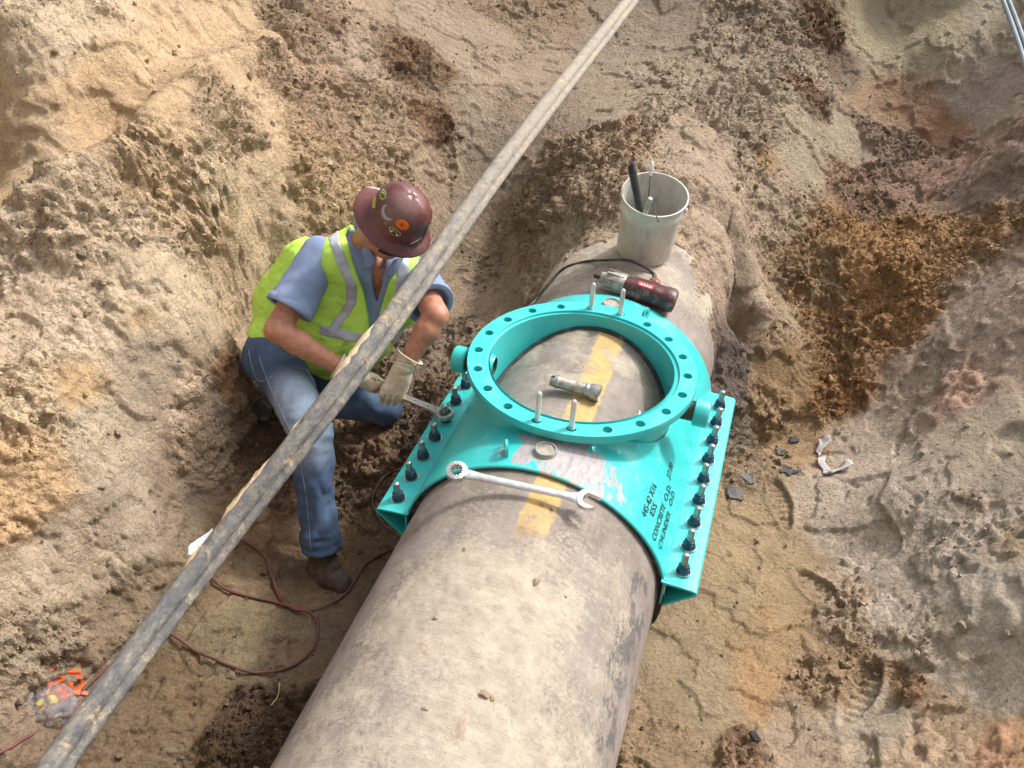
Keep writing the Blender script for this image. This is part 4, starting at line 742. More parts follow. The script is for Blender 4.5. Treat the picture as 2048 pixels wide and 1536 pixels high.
# ------------------------------------------------------------------ hoses and cords
def drape(P, r, sub=10, dz=0.):
    c = catmull([(p[0], p[1], 0) for p in P], sub); zz = [GH(q.x, q.y) for q in c]; zs = []
    for i in range(len(zz)): a = zz[max(0, i - 4):i + 5]; zs.append(.5 * max(a) + .5 * sum(a) / len(a))
    return [Vector((q.x, q.y, z + r + .002 + dz)) for q, z in zip(c, zs)]
HOSE = simple('dusty_red_hose', (.13, .033, .028), .6, var=.35, sc=12, dust=.45, dustc=(.13, .08, .06), bump=.2)
CORDM = simple('brown_cord', (.11, .045, .04), .6, var=.3, dust=.5, dustc=(.16, .11, .08))
hp = [(-0.6556,-0.1907,-1.0162),(-0.7458,-0.2994,-1.0364),(-0.7582,-0.4194,-1.0362),(-0.7623,-0.5036,-1.0304),(-0.8346,-0.6206,-1.0177),(-0.9604,-0.6295,-1.0136),(-1.0755,-0.5221,-1.0178),(-1.1455,-0.4532,-0.9961),(-1.2181,-0.4407,-0.9666),(-1.2857,-0.4693,-0.9418),(-1.3264,-0.5230,-0.9380),(-1.3145,-0.6126,-0.9533),(-1.2601,-0.6439,-0.9879),(-1.1441,-0.6565,-1.0120),(-0.9764,-0.6405,-1.0136),(-0.8480,-0.6366,-1.0168),(-0.7819,-0.6952,-1.0198),(-0.7614,-0.7976,-1.0211),(-0.8142,-0.9008,-1.0184),(-0.9482,-0.9549,-1.0153),(-1.1268,-0.9398,-1.0283),(-1.3266,-0.9236,-1.0071),(-1.3801,-1.0871,-0.9900),(-1.4166,-1.2058,-0.9837),(-1.4333,-1.3658,-0.9751),(-1.4369,-1.4942,-0.9388),(-1.4878,-1.6459,-0.8531)]
vv, ff = tube(drape(hp, .0058), .0058, 10); h = obj('air_hose', vv, ff, HOSE); tag(h, 'dusty red rubber air hose looping over the muddy floor past the boot', 'hose')
vv, ff = tube(drape([(-0.6985,0.1489,-0.8226),(-0.7681,0.0861,-0.8535),(-0.8261,0.0251,-0.8905),(-0.8416,-0.0520,-0.9467),(-0.7765,-0.1125,-0.9893),(-0.6694,-0.1572,-1.0057),(-0.5471,-0.1768,-1.0120)], .0055), .0055, 8); h = obj('extension_cord', vv, ff, CORDM); tag(h, 'thin brown cord curving on the mud under the front corner of the sleeve', 'cord')
def onpipe(u, h=0.): return u
BLK = simple('black_cord', (.025, .03, .032), .5, var=.3, dust=.3, dustc=(.14, .13, .11))
def pz(x, y, h): return (x, y, -PH + math.sqrt(max(0, PR ** 2 - x * x)) + h)
# ------------------------------------------------------------------ spanner on the pipe
STL = NM('chrome_steel', .28, 1.0, (.74, .74, .73)); STL.color(STL.mix(STL.math('MULTIPLY', STL.step(STL.noise(40, 8, .8), .52, .62), .35), (.76, .76, .75), (.45, .41, .36))); STL.rough(STL.ramp(STL.noise(60, 5), [(.3, (.22,) * 3), (.7, (.42,) * 3)]))
def spanner():
    A = Vector((-0.2325,-0.6726,-0.0300)); B = Vector((0.1839,-0.6525,-0.0300)); d = (B - A); L = d.length; d.normalize(); up = Vector((0, -.25, 1)); up = (up - d * up.dot(d)).normalized(); s = up.cross(d)
    root = empty('combination_spanner', A, 'long shiny combination spanner lying across the pipe in front of the sleeve', 'spanner')
    T = lambda x, y, z: A + d * x + s * y + up * z
    # ring end with twelve inner points
    n = 48; v = []; f = []
    ro_ = lambda k: .0335; ri = lambda k: .0200 + .0022 * (1 if (k % 4) < 2 else -1)
    for (g, z) in ((ri, .015), (ro_, .012), (ro_, -.010), (ri, -.014)):
        for k in range(n): t = 2 * pi * k / n; v.append(T(g(k) * cos(t), g(k) * sin(t), z))
    for i in range(4):
        for k in range(n): f.append((i * n + k, i * n + (k + 1) % n, ((i + 1) % 4) * n + (k + 1) % n, ((i + 1) % 4) * n + k))
    obj('ring_end', v, f, STL.m, root, angle=30)
    # shank
    v = []; f = []; m = 24; K = 16
    for i in range(m + 1):
        q = i / m; x = .030 + (L - .052) * q; w_ = .0135 + .006 * (max(0, 1 - q * 5)) ** 2 + .012 * (max(0, q * 7 - 6)) ** 2; h_ = .0075 - .001 * q
        for k in range(K):
            t = 2 * pi * k / K; cx_ = abs(cos(t)) ** .7 * (1 if cos(t) > 0 else -1); cz_ = abs(sin(t)) ** .8 * (1 if sin(t) > 0 else -1); v.append(T(x, w_ * cx_, h_ * cz_))
    for i in range(m):
        for k in range(K): f.append((i * K + k, i * K + (k + 1) % K, (i + 1) * K + (k + 1) % K, (i + 1) * K + k))
    obj('shank', v, f, STL.m, root)
    # open jaw, turned 15 degrees
    R_ = .036; jw = .0205; po = []; a0 = radians(-14)
    for k in range(0, 31): t = radians(38 + (322 - 38) * k / 30); po.append((R_ * cos(t), R_ * .98 * sin(t)))
    po += [(R_ * .92, -jw), (-.006, -jw), (-.014, -jw * .6), (-.016, 0), (-.014, jw * .6), (-.006, jw), (R_ * .92, jw)]
    P2 = [(L + x * cos(a0) - y * sin(a0) , x * sin(a0) + y * cos(a0)) for x, y in po]; n = len(P2); v = []
    for z, s_ in ((-.0105, .96), (-.0085, 1), (.0085, 1), (.0105, .96)):
        for (x, y) in P2: v.append(T(L + (x - L) * s_, y * s_, z))
    f = [tuple(range(n - 1, -1, -1)), tuple(range(3 * n, 4 * n))] + [(i * n + k, i * n + (k + 1) % n, (i + 1) * n + (k + 1) % n, (i + 1) * n + k) for i in range(3) for k in range(n)]
    o = obj('open_jaw', v, f, STL.m, root, angle=30)
spanner()
# ------------------------------------------------------------------ pipe coupling inside the flange
def coupling():
    y = -.104; x0, x1 = -.088, .094; r = .0235; z = PR - PH
    A = Vector((x0, y, z + .034)); B = Vector((x1, y, z + .021)); d = (B - A).normalized(); A = A + Vector((0, 0, .003)); L = (B - A).length
    root = empty('steel_coupling', A, 'short galvanised threaded steel tube lying on the pipe inside the flange', 'steel tube')
    pr = [(0, .003), (.012, .0), (.018, .001), (.0205, .005), (.0215, .020), (.024, .024), (.024, .031), (.0222, .034), (.0218, .040), (.0218, L - .055), (.0245, L - .050), (.0245, L - .043), (.0235, L - .040), (.0285, L - .030), (.030, L - .012), (.031, L), (.026, L), (.024, L - .02), (0, L - .021)]
    vv, ff = lathe(pr, A, d, 32); obj('tube_body', vv, ff, GAL, root, angle=25)
    a, b, _ = frame(d); vv, ff = lathe([(.0055, 0), (.0055, .0015), (0, .0015)], A + d * .011 + b * .0200 * (1 if b.z > 0 else -1) - Vector((0, .004, 0)), b if b.z > 0 else -b, 12); obj('cross_hole', vv, ff, simple('dark_hole', (.01, .01, .01), .9), root)
coupling()
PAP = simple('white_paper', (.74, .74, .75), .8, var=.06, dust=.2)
def sheet(name, c4, n, amp, mat, label, cat, sd, lift=.01, parent=None, drp=True, thick=.0006):
    c4 = [Vector(q) for q in c4]; v = []; f = []
    for i in range(n + 1):
        for j in range(n + 1):
            a, b = i / n, j / n; p = (c4[0].lerp(c4[1], a)).lerp(c4[3].lerp(c4[2], a), b); h = amp * float(fbm(np.array([[p.x * 1., p.y, sd]]), 9, 3, sd)[0]) + amp * .6 * float(ridge(np.array([[p.x, p.y, sd]]), 7, 2, sd)[0])
            z = (GH(p.x, p.y) if drp else p.z) + lift + max(-lift * .7, h); v.append((p.x + amp * .4 * sin(p.y * 60), p.y, z))
    for i in range(n):
        for j in range(n): f.append((i * (n + 1) + j, (i + 1) * (n + 1) + j, (i + 1) * (n + 1) + j + 1, i * (n + 1) + j + 1))
    o = obj(name, v, f, mat, parent); md = o.modifiers.new('s', 'SOLIDIFY'); md.thickness = thick
    return tag(o, label, cat) if label else o
x_, y_ = .27, -.115
sheet('pale_patch', [pz(.235, -.03, .0), pz(.262, -.10, .0), pz(.262, -.155, .0), pz(.232, -.14, .0)], 6, .002, PAP, 'small thin pale patch on the pipe inside the flange at its right', 'paper scrap', 4, .004, drp=False)  # thin pale sheet standing for a pale patch on the pipe
sheet('paper_sheet', [(-1.3969,-0.6639,-0.8440),(-1.3583,-0.4784,-0.8942),(-1.3166,-0.4798,-0.9277),(-1.3671,-0.6606,-0.8879)], 10, .012, PAP, 'crumpled white paper sheet sticking out behind the black double pipe', 'paper', 5, .02)
sheet('paper_sheet', [(-1.3448,-0.6177,-0.9241),(-1.3172,-0.5002,-0.9370),(-1.2693,-0.4946,-0.9636),(-1.3166,-0.5618,-0.9539)], 8, .008, PAP, 'white paper corner showing right of the black double pipe', 'paper', 6, .014)
LB = NM('backing_film', .35, base=(.62, .58, .58)); LB.b.inputs['Transmission Weight'].default_value = .25
for i, (q, lab) in enumerate((([(1.0032,1.1003,-0.9548),(1.0524,1.1018,-0.9412),(1.0436,1.0292,-0.9523),(1.0063,0.9691,-0.9622)], 'top curl of crumpled pale plastic film on the sandy floor'), ([(1.0065,0.9459,-0.9587),(1.0320,0.9906,-0.9561),(1.0700,0.8045,-0.9130),(1.0448,0.7903,-0.9182)], 'left fold of crumpled pale plastic film on the sandy floor'), ([(1.0447,0.8251,-0.9233),(1.0698,0.7904,-0.9102),(1.1484,0.8625,-0.8912),(1.1293,0.9054,-0.9085)], 'right fold of crumpled pale plastic film on the sandy floor'))):
    sheet('plastic_film', q, 8, .018, LB.m, lab, 'plastic film', 11 + i, .016)
TAR = simple('black_coating_flake', (.045, .05, .055), .55, var=.4, dust=.35, dustc=(.16, .13, .1))
def flake(c, r, sd, lab):
    r_ = np.random.default_rng(sd); n = 16; v = []; c = Vector(on(c, .0)); 
    for z in (.002, .007):
        for k in range(n): t = 2 * pi * k / n; q = r * (.45 + .75 * r_.random()) if z == .002 else None; v.append((c.x, c.y, 0) if q is None else (c.x + q * 1.35 * cos(t), c.y + q * .9 * sin(t), 0))
    v = [Vector(p) for p in v]
    for k in range(n): v[n + k] = v[k].copy()
    for i in range(2 * n): v[i].z = GH(v[i].x, v[i].y) + (.001 if i < n else .009)
    f = [tuple(range(n, 2 * n))] + [(k, (k + 1) % n, n + (k + 1) % n, n + k) for k in range(n)]
    tag(obj('coating_flake', v, f, TAR, smooth=False), lab, 'tar flake')
for i, (c, r, lab) in enumerate((((0.8890,0.8180,-0.9604), .036, 'largest black coating flake on the mud right of the sleeve'), ((0.8937,1.0942,-0.9697), .018, 'small black flake nearest the orange soil'), ((0.8456,1.0125,-0.9992), .024, 'black flake between the small flake and the largest one'), ((0.8279,0.9177,-0.9939), .014, 'smallest black flake beside the largest one'), ((0.7023,0.6787,-0.9564), .034, 'ragged black flake upper of the two close to the bolted bar'), ((0.6601,0.5838,-0.9676), .034, 'ragged black flake lower of the two close to the bolted bar'))): flake(c, r, 40 + i, lab)
c = (0.8654,-0.6540,-1.0026); me = BME[3].copy(); me.materials.append(TAR); o = bpy.data.objects.new('black_lump', me); COL.objects.link(o); o.location = on(c, .015); o.scale = (.03, .026, .026); tag(o, 'black lump of tar on the mud near the bottom edge', 'tar lump')
# straws
STR = simple('straw', (.55, .42, .22), .7)
for (a, b, lab) in (((-0.8067,-0.9529,-1.0214), (-0.7886,-1.0489,-1.0263), 'pale straw on the dark mud left of the big pipe'), ((-1.6085,-0.8758,-0.5239), (-1.5594,-0.9385,-0.6764), 'thin pale root hanging on the left wall')):
    vv, ff = tube(drape([a, ((a[0] + b[0]) / 2 + .01, (a[1] + b[1]) / 2, 0), b], .0018), .0018, 6); tag(obj('straw', vv, ff, STR), lab, 'straw')
# ------------------------------------------------------------------ litter: clear bag, orange wedges, yellow caps
PLA = NM('clear_plastic', .12, base=(.88, .88, .9)); PLA.b.inputs['Transmission Weight'].default_value = .88; PLA.b.inputs['IOR'].default_value = 1.2; PLA.bump(PLA.noise(30, 6, .7), .6, .01)
def blob_bag(c, rx, ry, rz, sd, name, lab):
    V0, F0 = ico(5); d = V0 * (1 + .30 * ridge(V0, 1.6, 3, sd)[:, None] + .1 * fbm(V0, 5, 2, sd)[:, None]); v = d * np.array([rx, ry, rz]) + np.array(c); gz = bil(HZ, v[:, 0], v[:, 1]); v[:, 2] = np.maximum(v[:, 2], gz + .001)
    return tag(obj(name, v, F0, PLA.m), lab, 'plastic bag')
bc = (-1.4614,-1.3369,-0.9570); blob_bag((bc[0], bc[1], GH(bc[0], bc[1]) + .02), .085, .065, .045, 77, 'plastic_bag', 'crumpled clear plastic bag at the foot of the left wall')
ORG = simple('orange_plastic', (.80, .115, .02), .45, var=.12, dust=.12)
wl = [(118,1325,80),(98,1345,100),(112,1350,70),(128,1352,110),(105,1368,95),(122,1372,60),(150,1350,35),(158,1362,10),(145,1375,120),(162,1378,80),(150,1392,20),(135,1392,85),(168,1392,15),(118,1390,55),(140,1410,30),(100,1385,110)]
WCO = [(-1.5104,-1.2118,-0.8746),(-1.5177,-1.2555,-0.8782),(-1.5018,-1.2464,-0.8971),(-1.4865,-1.2309,-0.9160),(-1.4975,-1.2743,-0.9096),(-1.4800,-1.2605,-0.9314),(-1.4653,-1.2060,-0.9332),(-1.4501,-1.2114,-0.9539),(-1.4553,-1.2402,-0.9557),(-1.4344,-1.2274,-0.9718),(-1.4390,-1.2555,-0.9771),(-1.4552,-1.2700,-0.9650),(-1.4175,-1.2393,-0.9889),(-1.4723,-1.2857,-0.9458),(-1.4356,-1.2884,-0.9830),(-1.4918,-1.2990,-0.9225)]
vw = [(-.022, -.006, 0), (.022, -.006, 0), (.022, .006, 0), (-.022, .006, 0), (-.022, -.005, .016), (.022, -.005, .003), (.022, .005, .003), (-.022, .005, .016), (-.010, -.005, .0115), (-.010, .005, .0115)]
fw = [(3, 2, 1, 0), (4, 8, 9, 7), (8, 5, 6, 9), (0, 1, 5, 8, 4), (2, 3, 7, 9, 6), (0, 4, 7, 3), (1, 2, 6, 5)]
wme = mesh_np('orange_wedge', vw, fw, False); wme.materials.append(ORG)
for i, (c, w3) in enumerate(zip(WCO, wl)):
    o = bpy.data.objects.new('orange_wedge', wme); COL.objects.link(o); o.location = on(c, .004 + .006 * (i % 3)); o.rotation_euler = (rng.uniform(-.5, .5), rng.uniform(-.6, .3), radians(w3[2])); o.scale = (1.0, 1.3, 1.1)
    tag(o, 'small bright orange plastic wedge spilled beside the clear bag', 'plastic wedge', 'orange plastic wedges by the clear bag')
YEL = simple('yellow_plastic', (.75, .52, .03), .4, var=.1)
for c, lab in (((-1.4777,-1.3522,-0.9376), 'yellow bottle cap in the clear bag, left one'), ((-1.4662,-1.3213,-0.9520), 'yellow bottle cap in the clear bag, right one')):
    vv, ff = lathe([(0, .0), (.010, 0), (.012, .002), (.012, .011), (.010, .012), (0, .012)], on(c, .012), (.2, -.3, 1), 18); tag(obj('bottle_cap', vv, ff, YEL, angle=30), lab, 'cap')
# ------------------------------------------------------------------ impact wrench
MAR = simple('maroon_plastic', (.072, .022, .024), .42, var=.3, sc=30, dust=.28, dustc=(.24, .17, .14)); RED = simple('red_plastic', (.22, .035, .03), .4, var=.2, dust=.2)
ALU = simple('cast_aluminium', (.40, .41, .39), .5, .5, var=.25, sc=40, dust=.55, dustc=(.35, .31, .25))
def impact():
    A = Vector((-0.1053,0.6503,-0.0120)); B = Vector((0.2451,0.6355,-0.0550)); d = (B - A); L = d.length; d.normalize(); root = empty('impact_wrench', A, 'maroon corded impact wrench lying on top of the pipe behind the flange', 'power tool')
    a, b, _ = frame(d)
    vv, ff = box(A + d * .012, .03, .018, .018, Matrix((d, a, b)).transposed()); obj('anvil', vv, ff, RUST, root, smooth=False)
    vv, ff = lathe([(0, .024), (.020, .024), (.024, .028), (.025, .040), (.033, .052), (.040, .075), (.0435, .105), (.0445, .128), (.043, .132)], A, d, 28); g = obj('hammer_case', vv, ff, ALU, root, angle=35)
    for k in range(10):
        t = 2 * pi * k / 10; c_ = A + d * .088 + (a * cos(t) + b * sin(t)) * .041; vv, ff = box(c_, .075, .006, .010, Matrix((d, (a * -sin(t) + b * cos(t)), (a * cos(t) + b * sin(t)))).transposed()); obj('rib', vv, ff, ALU, g, smooth=False)
    # oval motor housing
    v = []; f = []; K = 28; prf = [(0, .130), (.040, .130), (.046, .134), (.0475, .15), (.0475, L - .055), (.050, L - .045), (.050, L - .015), (.044, L - .004), (.030, L), (0, L)]
    for r, h in prf:
        for k in range(K):
            t = 2 * pi * k / K; q = lambda x: math.copysign(abs(x) ** .8, x); v.append(A + d * h + (a * q(cos(t)) + b * q(sin(t)) * .96) * max(r, 1e-5))
    for i in range(len(prf) - 1):
        for k in range(K): f.append((i * K + k, i * K + (k + 1) % K, (i + 1) * K + (k + 1) % K, (i + 1) * K + k))
    ho = obj('motor_housing', v, f, MAR, root, angle=40)
    # side handle pointing away from the viewer
    H = A + d * (L * .60); up = Vector((0, 0, 1)); bk = Vector((.10, 1, -.28)).normalized()
    vv, ff = tube([H + bk * .02, H + bk * .055, H + bk * .10, H + bk * .150 + d * .006, H + bk * .165 + d * .006], [.030, .024, .022, .026, .020], 16, squash=.85); hd = obj('handle', vv, ff, MAR, root)
    vv, ff = tube([H + bk * .050 - d * .022 + up * .006, H + bk * .080 - d * .026 + up * .006], [.011, .011], 12); obj('trigger', vv, ff, RED, root)
    vv, ff = tube([H + bk * .118 + d * .02, H + bk * .17 + d * .006, H + bk * .185 - d * .0], [.024, .027, .014], 16); obj('handle_butt', vv, ff, RED, root)
    # label, vents, end screws; the housing faces the viewer with this side
    cp = (cam.matrix_world.translation - (A + d * L * .7)); cp = (cp - d * cp.dot(d)).normalized(); sdv = d.cross(cp)
    def patch(h0, h1, w0, w1, nm, mt, par, rr_=.0492, seg=8):
        v = []; f = []
        for i in range(2):
            for k in range(seg + 1):
                an = w0 + (w1 - w0) * k / seg; v.append(A + d * (h0 if i == 0 else h1) + (cp * cos(an) + sdv * sin(an)) * rr_)
        for k in range(seg): f.append((k, k + 1, seg + 2 + k, seg + 1 + k))
        return obj(nm, v, f, mt, par)
    sg = 1 if sdv.z > 0 else -1
    lb = patch(L * .52, L * .52 + .066, sg * .30, sg * .78, 'red_label', simple('red_label', (.42, .04, .04), .4), ho, .0507)
    for i in range(9): patch(L * .52 + .008 + i * .006, L * .52 + .0115 + i * .006, sg * .42, sg * (.55 + .08 * (i % 2)), 'label_letter', simple('label_white', (.8, .8, .8), .5) if i == 0 else bpy.data.materials['label_white'], lb, .0513)
    for i in range(3): patch(.142 + i * .008, .146 + i * .008, sg * .9, sg * 1.3, 'vent', RUB, ho, .0485)
    for i in range(2): patch(L - .028, L - .022, sg * (.1 + .35 * i), sg * (.2 + .35 * i), 'screw', RUB, ho, .0515)
    return H + bk * .185
e_ = impact()
cpnt = [e_, (e_.x - .01, e_.y + .05, e_.z + .012), (0.0121,0.8361,-0.0300), (-0.0919,0.8460,-0.0500), (-0.2021,0.9080,-0.1137), (-0.2946,0.9267,-0.1771), (-0.3416,0.8534,-0.2259), (-0.3811,0.7742,-0.2823), (-.41, .60, -.28), (-.47, .5, -.45), (-.56, .42, -.72)]
cpnt = [Vector(p) + (Vector((p[0], 0, p[2] + PH)).normalized() * .009 if i > 2 else Vector((0, 0, .012 if i == 2 else 0))) for i, p in enumerate(cpnt)]
vv, ff = tube(catmull(cpnt, 10), .0062, 10); tag(obj('power_cord', vv, ff, BLK), 'black rubber power cord running from the impact wrench over the left edge of the pipe', 'cord')
vv, ff = tube(catmull([e_ - Vector((0, .012, 0)), e_ + Vector((-.004, .02, .004)), e_ + Vector((-.01, .045, .012))], 5), [.0115, .011, .0108, .0105, .010, .0098, .0095, .009, .0085, .008, .0075], 12)
tag(obj('cord_sleeve', vv, ff, BLK), 'thick black strain sleeve where the cord enters the wrench handle', 'cord sleeve')
# ------------------------------------------------------------------ bucket with tools
BK = NM('bucket_plastic', .42, base=(.62, .61, .56)); bcx = BK.ramp(BK.noise(7, 6, .7), [(.3, (.50, .50, .46)), (.7, (.68, .67, .62))])
zz = BK.xyz()[2]; dmk = BK.step(BK.math('SUBTRACT', BK.noise(13, 9, .8, dist=.6), BK.math('MULTIPLY', zz, .25)), .36, .54); bcx = BK.mix(BK.math('MULTIPLY', dmk, .72), bcx, (.50, .43, .34))
dk2 = BK.step(BK.noise(26, 8, .82, scale3=(1, 1, .3)), .50, .62); bcx = BK.mix(BK.math('MULTIPLY', dk2, .4), bcx, (.24, .21, .18)); BK.color(bcx); BK.b.inputs['Subsurface Weight'].default_value = .0; BK.bump(BK.noise(80, 5), .2, .002)
def bucket():
    base = Vector((0.0357,1.0194,-0.0450)); ax = Vector((.075, -.26, 1)).normalized(); Hh = .315
    root = bpy.data.objects.new('bucket', None); COL.objects.link(root); root.location = base; root.rotation_mode = 'QUATERNION'; root.rotation_quaternion = Vector((0, 0, 1)).rotation_difference(ax)
    tag(root, 'dirty white plastic bucket of hand tools tilted on the sand over the pipe', 'bucket')
    pr = [(0, .004), (.110, .004), (.118, 0), (.122, .006), (.1235, .03), (.1285, .228), (.1300, .232), (.1385, .240), (.1395, .246), (.1395, .262), (.1365, .268), (.1365, .296), (.1375, .300), (.1425, .303), (.1425, .314), (.1375, .315), (.1355, .300), (.1300, .236), (.118, .02), (0, .014)]
    vv, ff = lathe(pr, (0, 0, 0), (0, 0, 1), 56); obj('bucket_wall', vv, ff, BK.m, root, local=True, angle=35)
    sg = rng.random; v = []; f = []; K = 36
    for i in range(8):
        r = .1175 * i / 7
        for k in range(K): t = 2 * pi * k / K; v.append((r * cos(t), r * sin(t), .03 + .006 * math.sin(3 * t + i) * i / 7 + .004 * rng.random()))
    for i in range(7):
        for k in range(K): f.append((i * K + k, i * K + (k + 1) % K, (i + 1) * K + (k + 1) % K, (i + 1) * K + k))
    obj('sand_in_bucket', v, f, simple('bucket_sand', (.40, .33, .25), .95, bump=.8), root, local=True)
    M = Matrix.Translation(base) @ root.rotation_quaternion.to_matrix().to_4x4()
    # wire bail lying against the wall
    W = simple('wire_handle', (.12, .11, .10), .4, .8)
    for s_ in (-1, 1):
        vv, ff = lathe([(0, 0), (.011, 0), (.011, .008), (0, .01)], (s_ * .137, -.01, .275), (s_, 0, 0), 14); obj('bail_ear', vv, ff, BK.m, root, local=True)
    pts_ = [(.146 * cos(radians(-4 - 172 * i / 24)), .150 * sin(radians(-4 - 172 * i / 24)) - .012, .285 - .060 * sin(radians(180 * i / 24))) for i in range(25)]
    return M
BM = bucket()
def P_b(x, y, z): return BM @ Vector((x, y, z))
def to_px(u): return u
# black rubber tube, screwdriver, chisel, thin rod standing in the bucket
a = Vector((-0.0599,0.9433,0.3704)); b = P_b(.035, -.085, .05)
ax_ = (a - b).normalized(); L_ = (a - b).length
vv, ff = lathe([(.0165, 0), (.0165, L_ * .35), (.0178, L_ * .36), (.0178, L_ * .6), (.0168, L_ * .61), (.0168, L_), (.0115, L_), (.0115, L_ - .04), (0, L_ - .041)], b, ax_, 20); tag(obj('rubber_tube', vv, ff, RUB, angle=30), 'black hollow tube sticking up out of the bucket at the left', 'tube')
a = Vector((0.0304,0.9004,0.4165)); m_ = Vector((0.0348,0.8783,0.3698)); b = P_b(.01, -.10, .05); ax_ = (a - b).normalized(); L_ = (a - b).length
sdv = empty('screwdriver', b, 'thin screwdriver with white handle standing upright in the bucket', 'screwdriver')
vv, ff = lathe([(.0028, 0), (.0028, L_ - .06), (0, L_ - .06)], b, ax_, 8); obj('blade', vv, ff, RUST, sdv)
vv, ff = lathe([(0, L_ - .064), (.006, L_ - .063), (.0065, L_ - .055), (.0075, L_ - .05), (.008, L_ - .015), (.0065, L_ - .004), (.003, L_), (0, L_ + .002)], b, ax_, 12); obj('handle', vv, ff, simple('white_handle', (.78, .76, .70), .5, dust=.15), sdv, angle=40)
a = Vector((0.0570,0.8140,0.2957)); b = P_b(-.035, -.105, .10); ax_ = (a - b).normalized(); L_ = (a - b).length
vv, ff = lathe([(.010, 0), (.0105, L_ - .02), (.0115, L_ - .008), (.009, L_ - .001), (0, L_)], b, ax_, 14); tag(obj('grey_handle', vv, ff, simple('grey_tool', (.34, .34, .33), .5, .2, dust=.3), angle=50), 'grey round ended tool handle leaning inside the bucket rim', 'tool handle')
vv, ff = tube(catmull([(0.0707,0.8067,0.2816), (0.0929,0.7547,0.2650), (0.1152,0.7139,0.2463)], 5), .0028, 8); tag(obj('bent_wire', vv, ff, RUST), 'thin dark wire hooked over the front of the bucket rim', 'wire')
# ------------------------------------------------------------------ implicit-surface modelling for the worker
class Field:
    def __init__(s, lo, hi, h):
        s.h = h; s.lo = np.array(lo, float); n = np.ceil((np.array(hi) - s.lo) / h).astype(int) + 1; s.n = n
        g = [s.lo[i] + np.arange(n[i]) * h for i in range(3)]; X, Y, Z = np.meshgrid(*g, indexing='ij'); s.P = np.stack([X.ravel(), Y.ravel(), Z.ravel()], 1)
def cap(P, a, b, ra, rb):
    a = np.array(a, float); b = np.array(b, float); ab = b - a; L = ab @ ab + 1e-12; t = np.clip(((P - a) @ ab) / L, 0, 1)
    return np.linalg.norm(P - a - t[:, None] * ab, axis=1) - (ra + (rb - ra) * t)
def ell(P, c, A, r):
    q = (P - np.array(c)) @ np.array(A).T / np.array(r); k = np.linalg.norm(q, axis=1); return (k - 1) * min(r) * .5 + (k - 1) * .5 * float(np.mean(r))
def smin(a, b, k): h = np.clip(.5 + .5 * (b - a) / k, 0, 1); return b * (1 - h) + a * h - k * h * (1 - h)
def union(ds, k):
    o = ds[0]
    for d in ds[1:]: o = smin(o, d, k)
    return o
def caps(P, L, k, off=0.):
    o = None
    for q in L:
        d = cap(P, q[0], q[1], q[2], q[3] if len(q) > 3 else q[2]) - off; o = d if o is None else smin(o, d, k)
    return o
def plane(P, c, n): n = np.array(n, float); n /= np.linalg.norm(n); return (P - np.array(c)) @ n
def nets(Fd, D):
    n = Fd.n; D = D.reshape(n); S = D < 0; acc = np.zeros((n[0] - 1, n[1] - 1, n[2] - 1, 3)); cnt = np.zeros(acc.shape[:3])
    cor = lambda a, b, c: tuple(slice(o, n[i] - 1 + o) for i, o in enumerate((a, b, c)))
    for ax in range(3):
        for u_ in (0, 1):
            for w_ in (0, 1):
                o = [0, 0, 0]; oth = [i for i in range(3) if i != ax]; o[oth[0]] = u_; o[oth[1]] = w_; o2 = list(o); o2[ax] = 1
                A = D[cor(*o)]; B = D[cor(*o2)]; m = (A < 0) != (B < 0); t = np.where(m, A / np.where(m, A - B, 1), 0)
                p = np.zeros(A.shape + (3,)); p[..., oth[0]] = u_; p[..., oth[1]] = w_; p[..., ax] = t; acc += p * m[..., None]; cnt += m
    act = cnt > 0; ids = np.full(act.shape, -1); ids[act] = np.arange(act.sum()); I = np.argwhere(act); V_ = Fd.lo + (I + acc[act] / cnt[act][:, None]) * Fd.h; quads = []
    for ax in range(3):
        oth = [i for i in range(3) if i != ax]; sl = [slice(1, n[i] - 1) for i in range(3)]; sl[ax] = slice(0, n[ax] - 1); a = S[tuple(sl)]; sl2 = list(sl); sl2[ax] = slice(1, n[ax]); b = S[tuple(sl2)]
        E = np.argwhere(a != b); 
        if not len(E): continue
        off = np.array([1, 1, 1]); off[ax] = 0; E = E + off; flip = S[tuple(E.T)]
        def cell(du, dv): q = E.copy(); q[:, oth[0]] += du; q[:, oth[1]] += dv; return ids[tuple(q.T)]
        q = np.stack([cell(-1, -1), cell(0, -1), cell(0, 0), cell(-1, 0)], 1); fl = flip if ax != 1 else ~flip; q[~fl] = q[~fl][:, ::-1]; quads.append(q)
    Q = np.concatenate(quads); return V_, Q[(Q >= 0).all(1)]
def relax(V_, Q, it=2):
    for _ in range(it):
        s_ = np.zeros_like(V_); c = np.zeros(len(V_))
        for k in range(4):
            a, b = Q[:, k], Q[:, (k + 1) % 4]; np.add.at(s_, a, V_[b]); np.add.at(s_, b, V_[a]); np.add.at(c, a, 1); np.add.at(c, b, 1)
        V_ = .5 * V_ + .5 * s_ / np.maximum(c, 1)[:, None]
    return V_
def sdf_obj(name, lo, hi, h, fn, mat, parent, it=2, D=None, Fd=None):
    if Fd is None:
        # coarse pass finds the blocks near the surface, the fine pass only fills those
        Fd = Field(lo, hi, h)
    if D is None: D = fn(Fd.P)
    V_, Q = nets(Fd, D); V_ = relax(V_, Q, it); o = obj(name, V_, Q, mat, parent)
    return o
A3 = lambda *p: np.array(p[0] if len(p) == 1 else p, float)
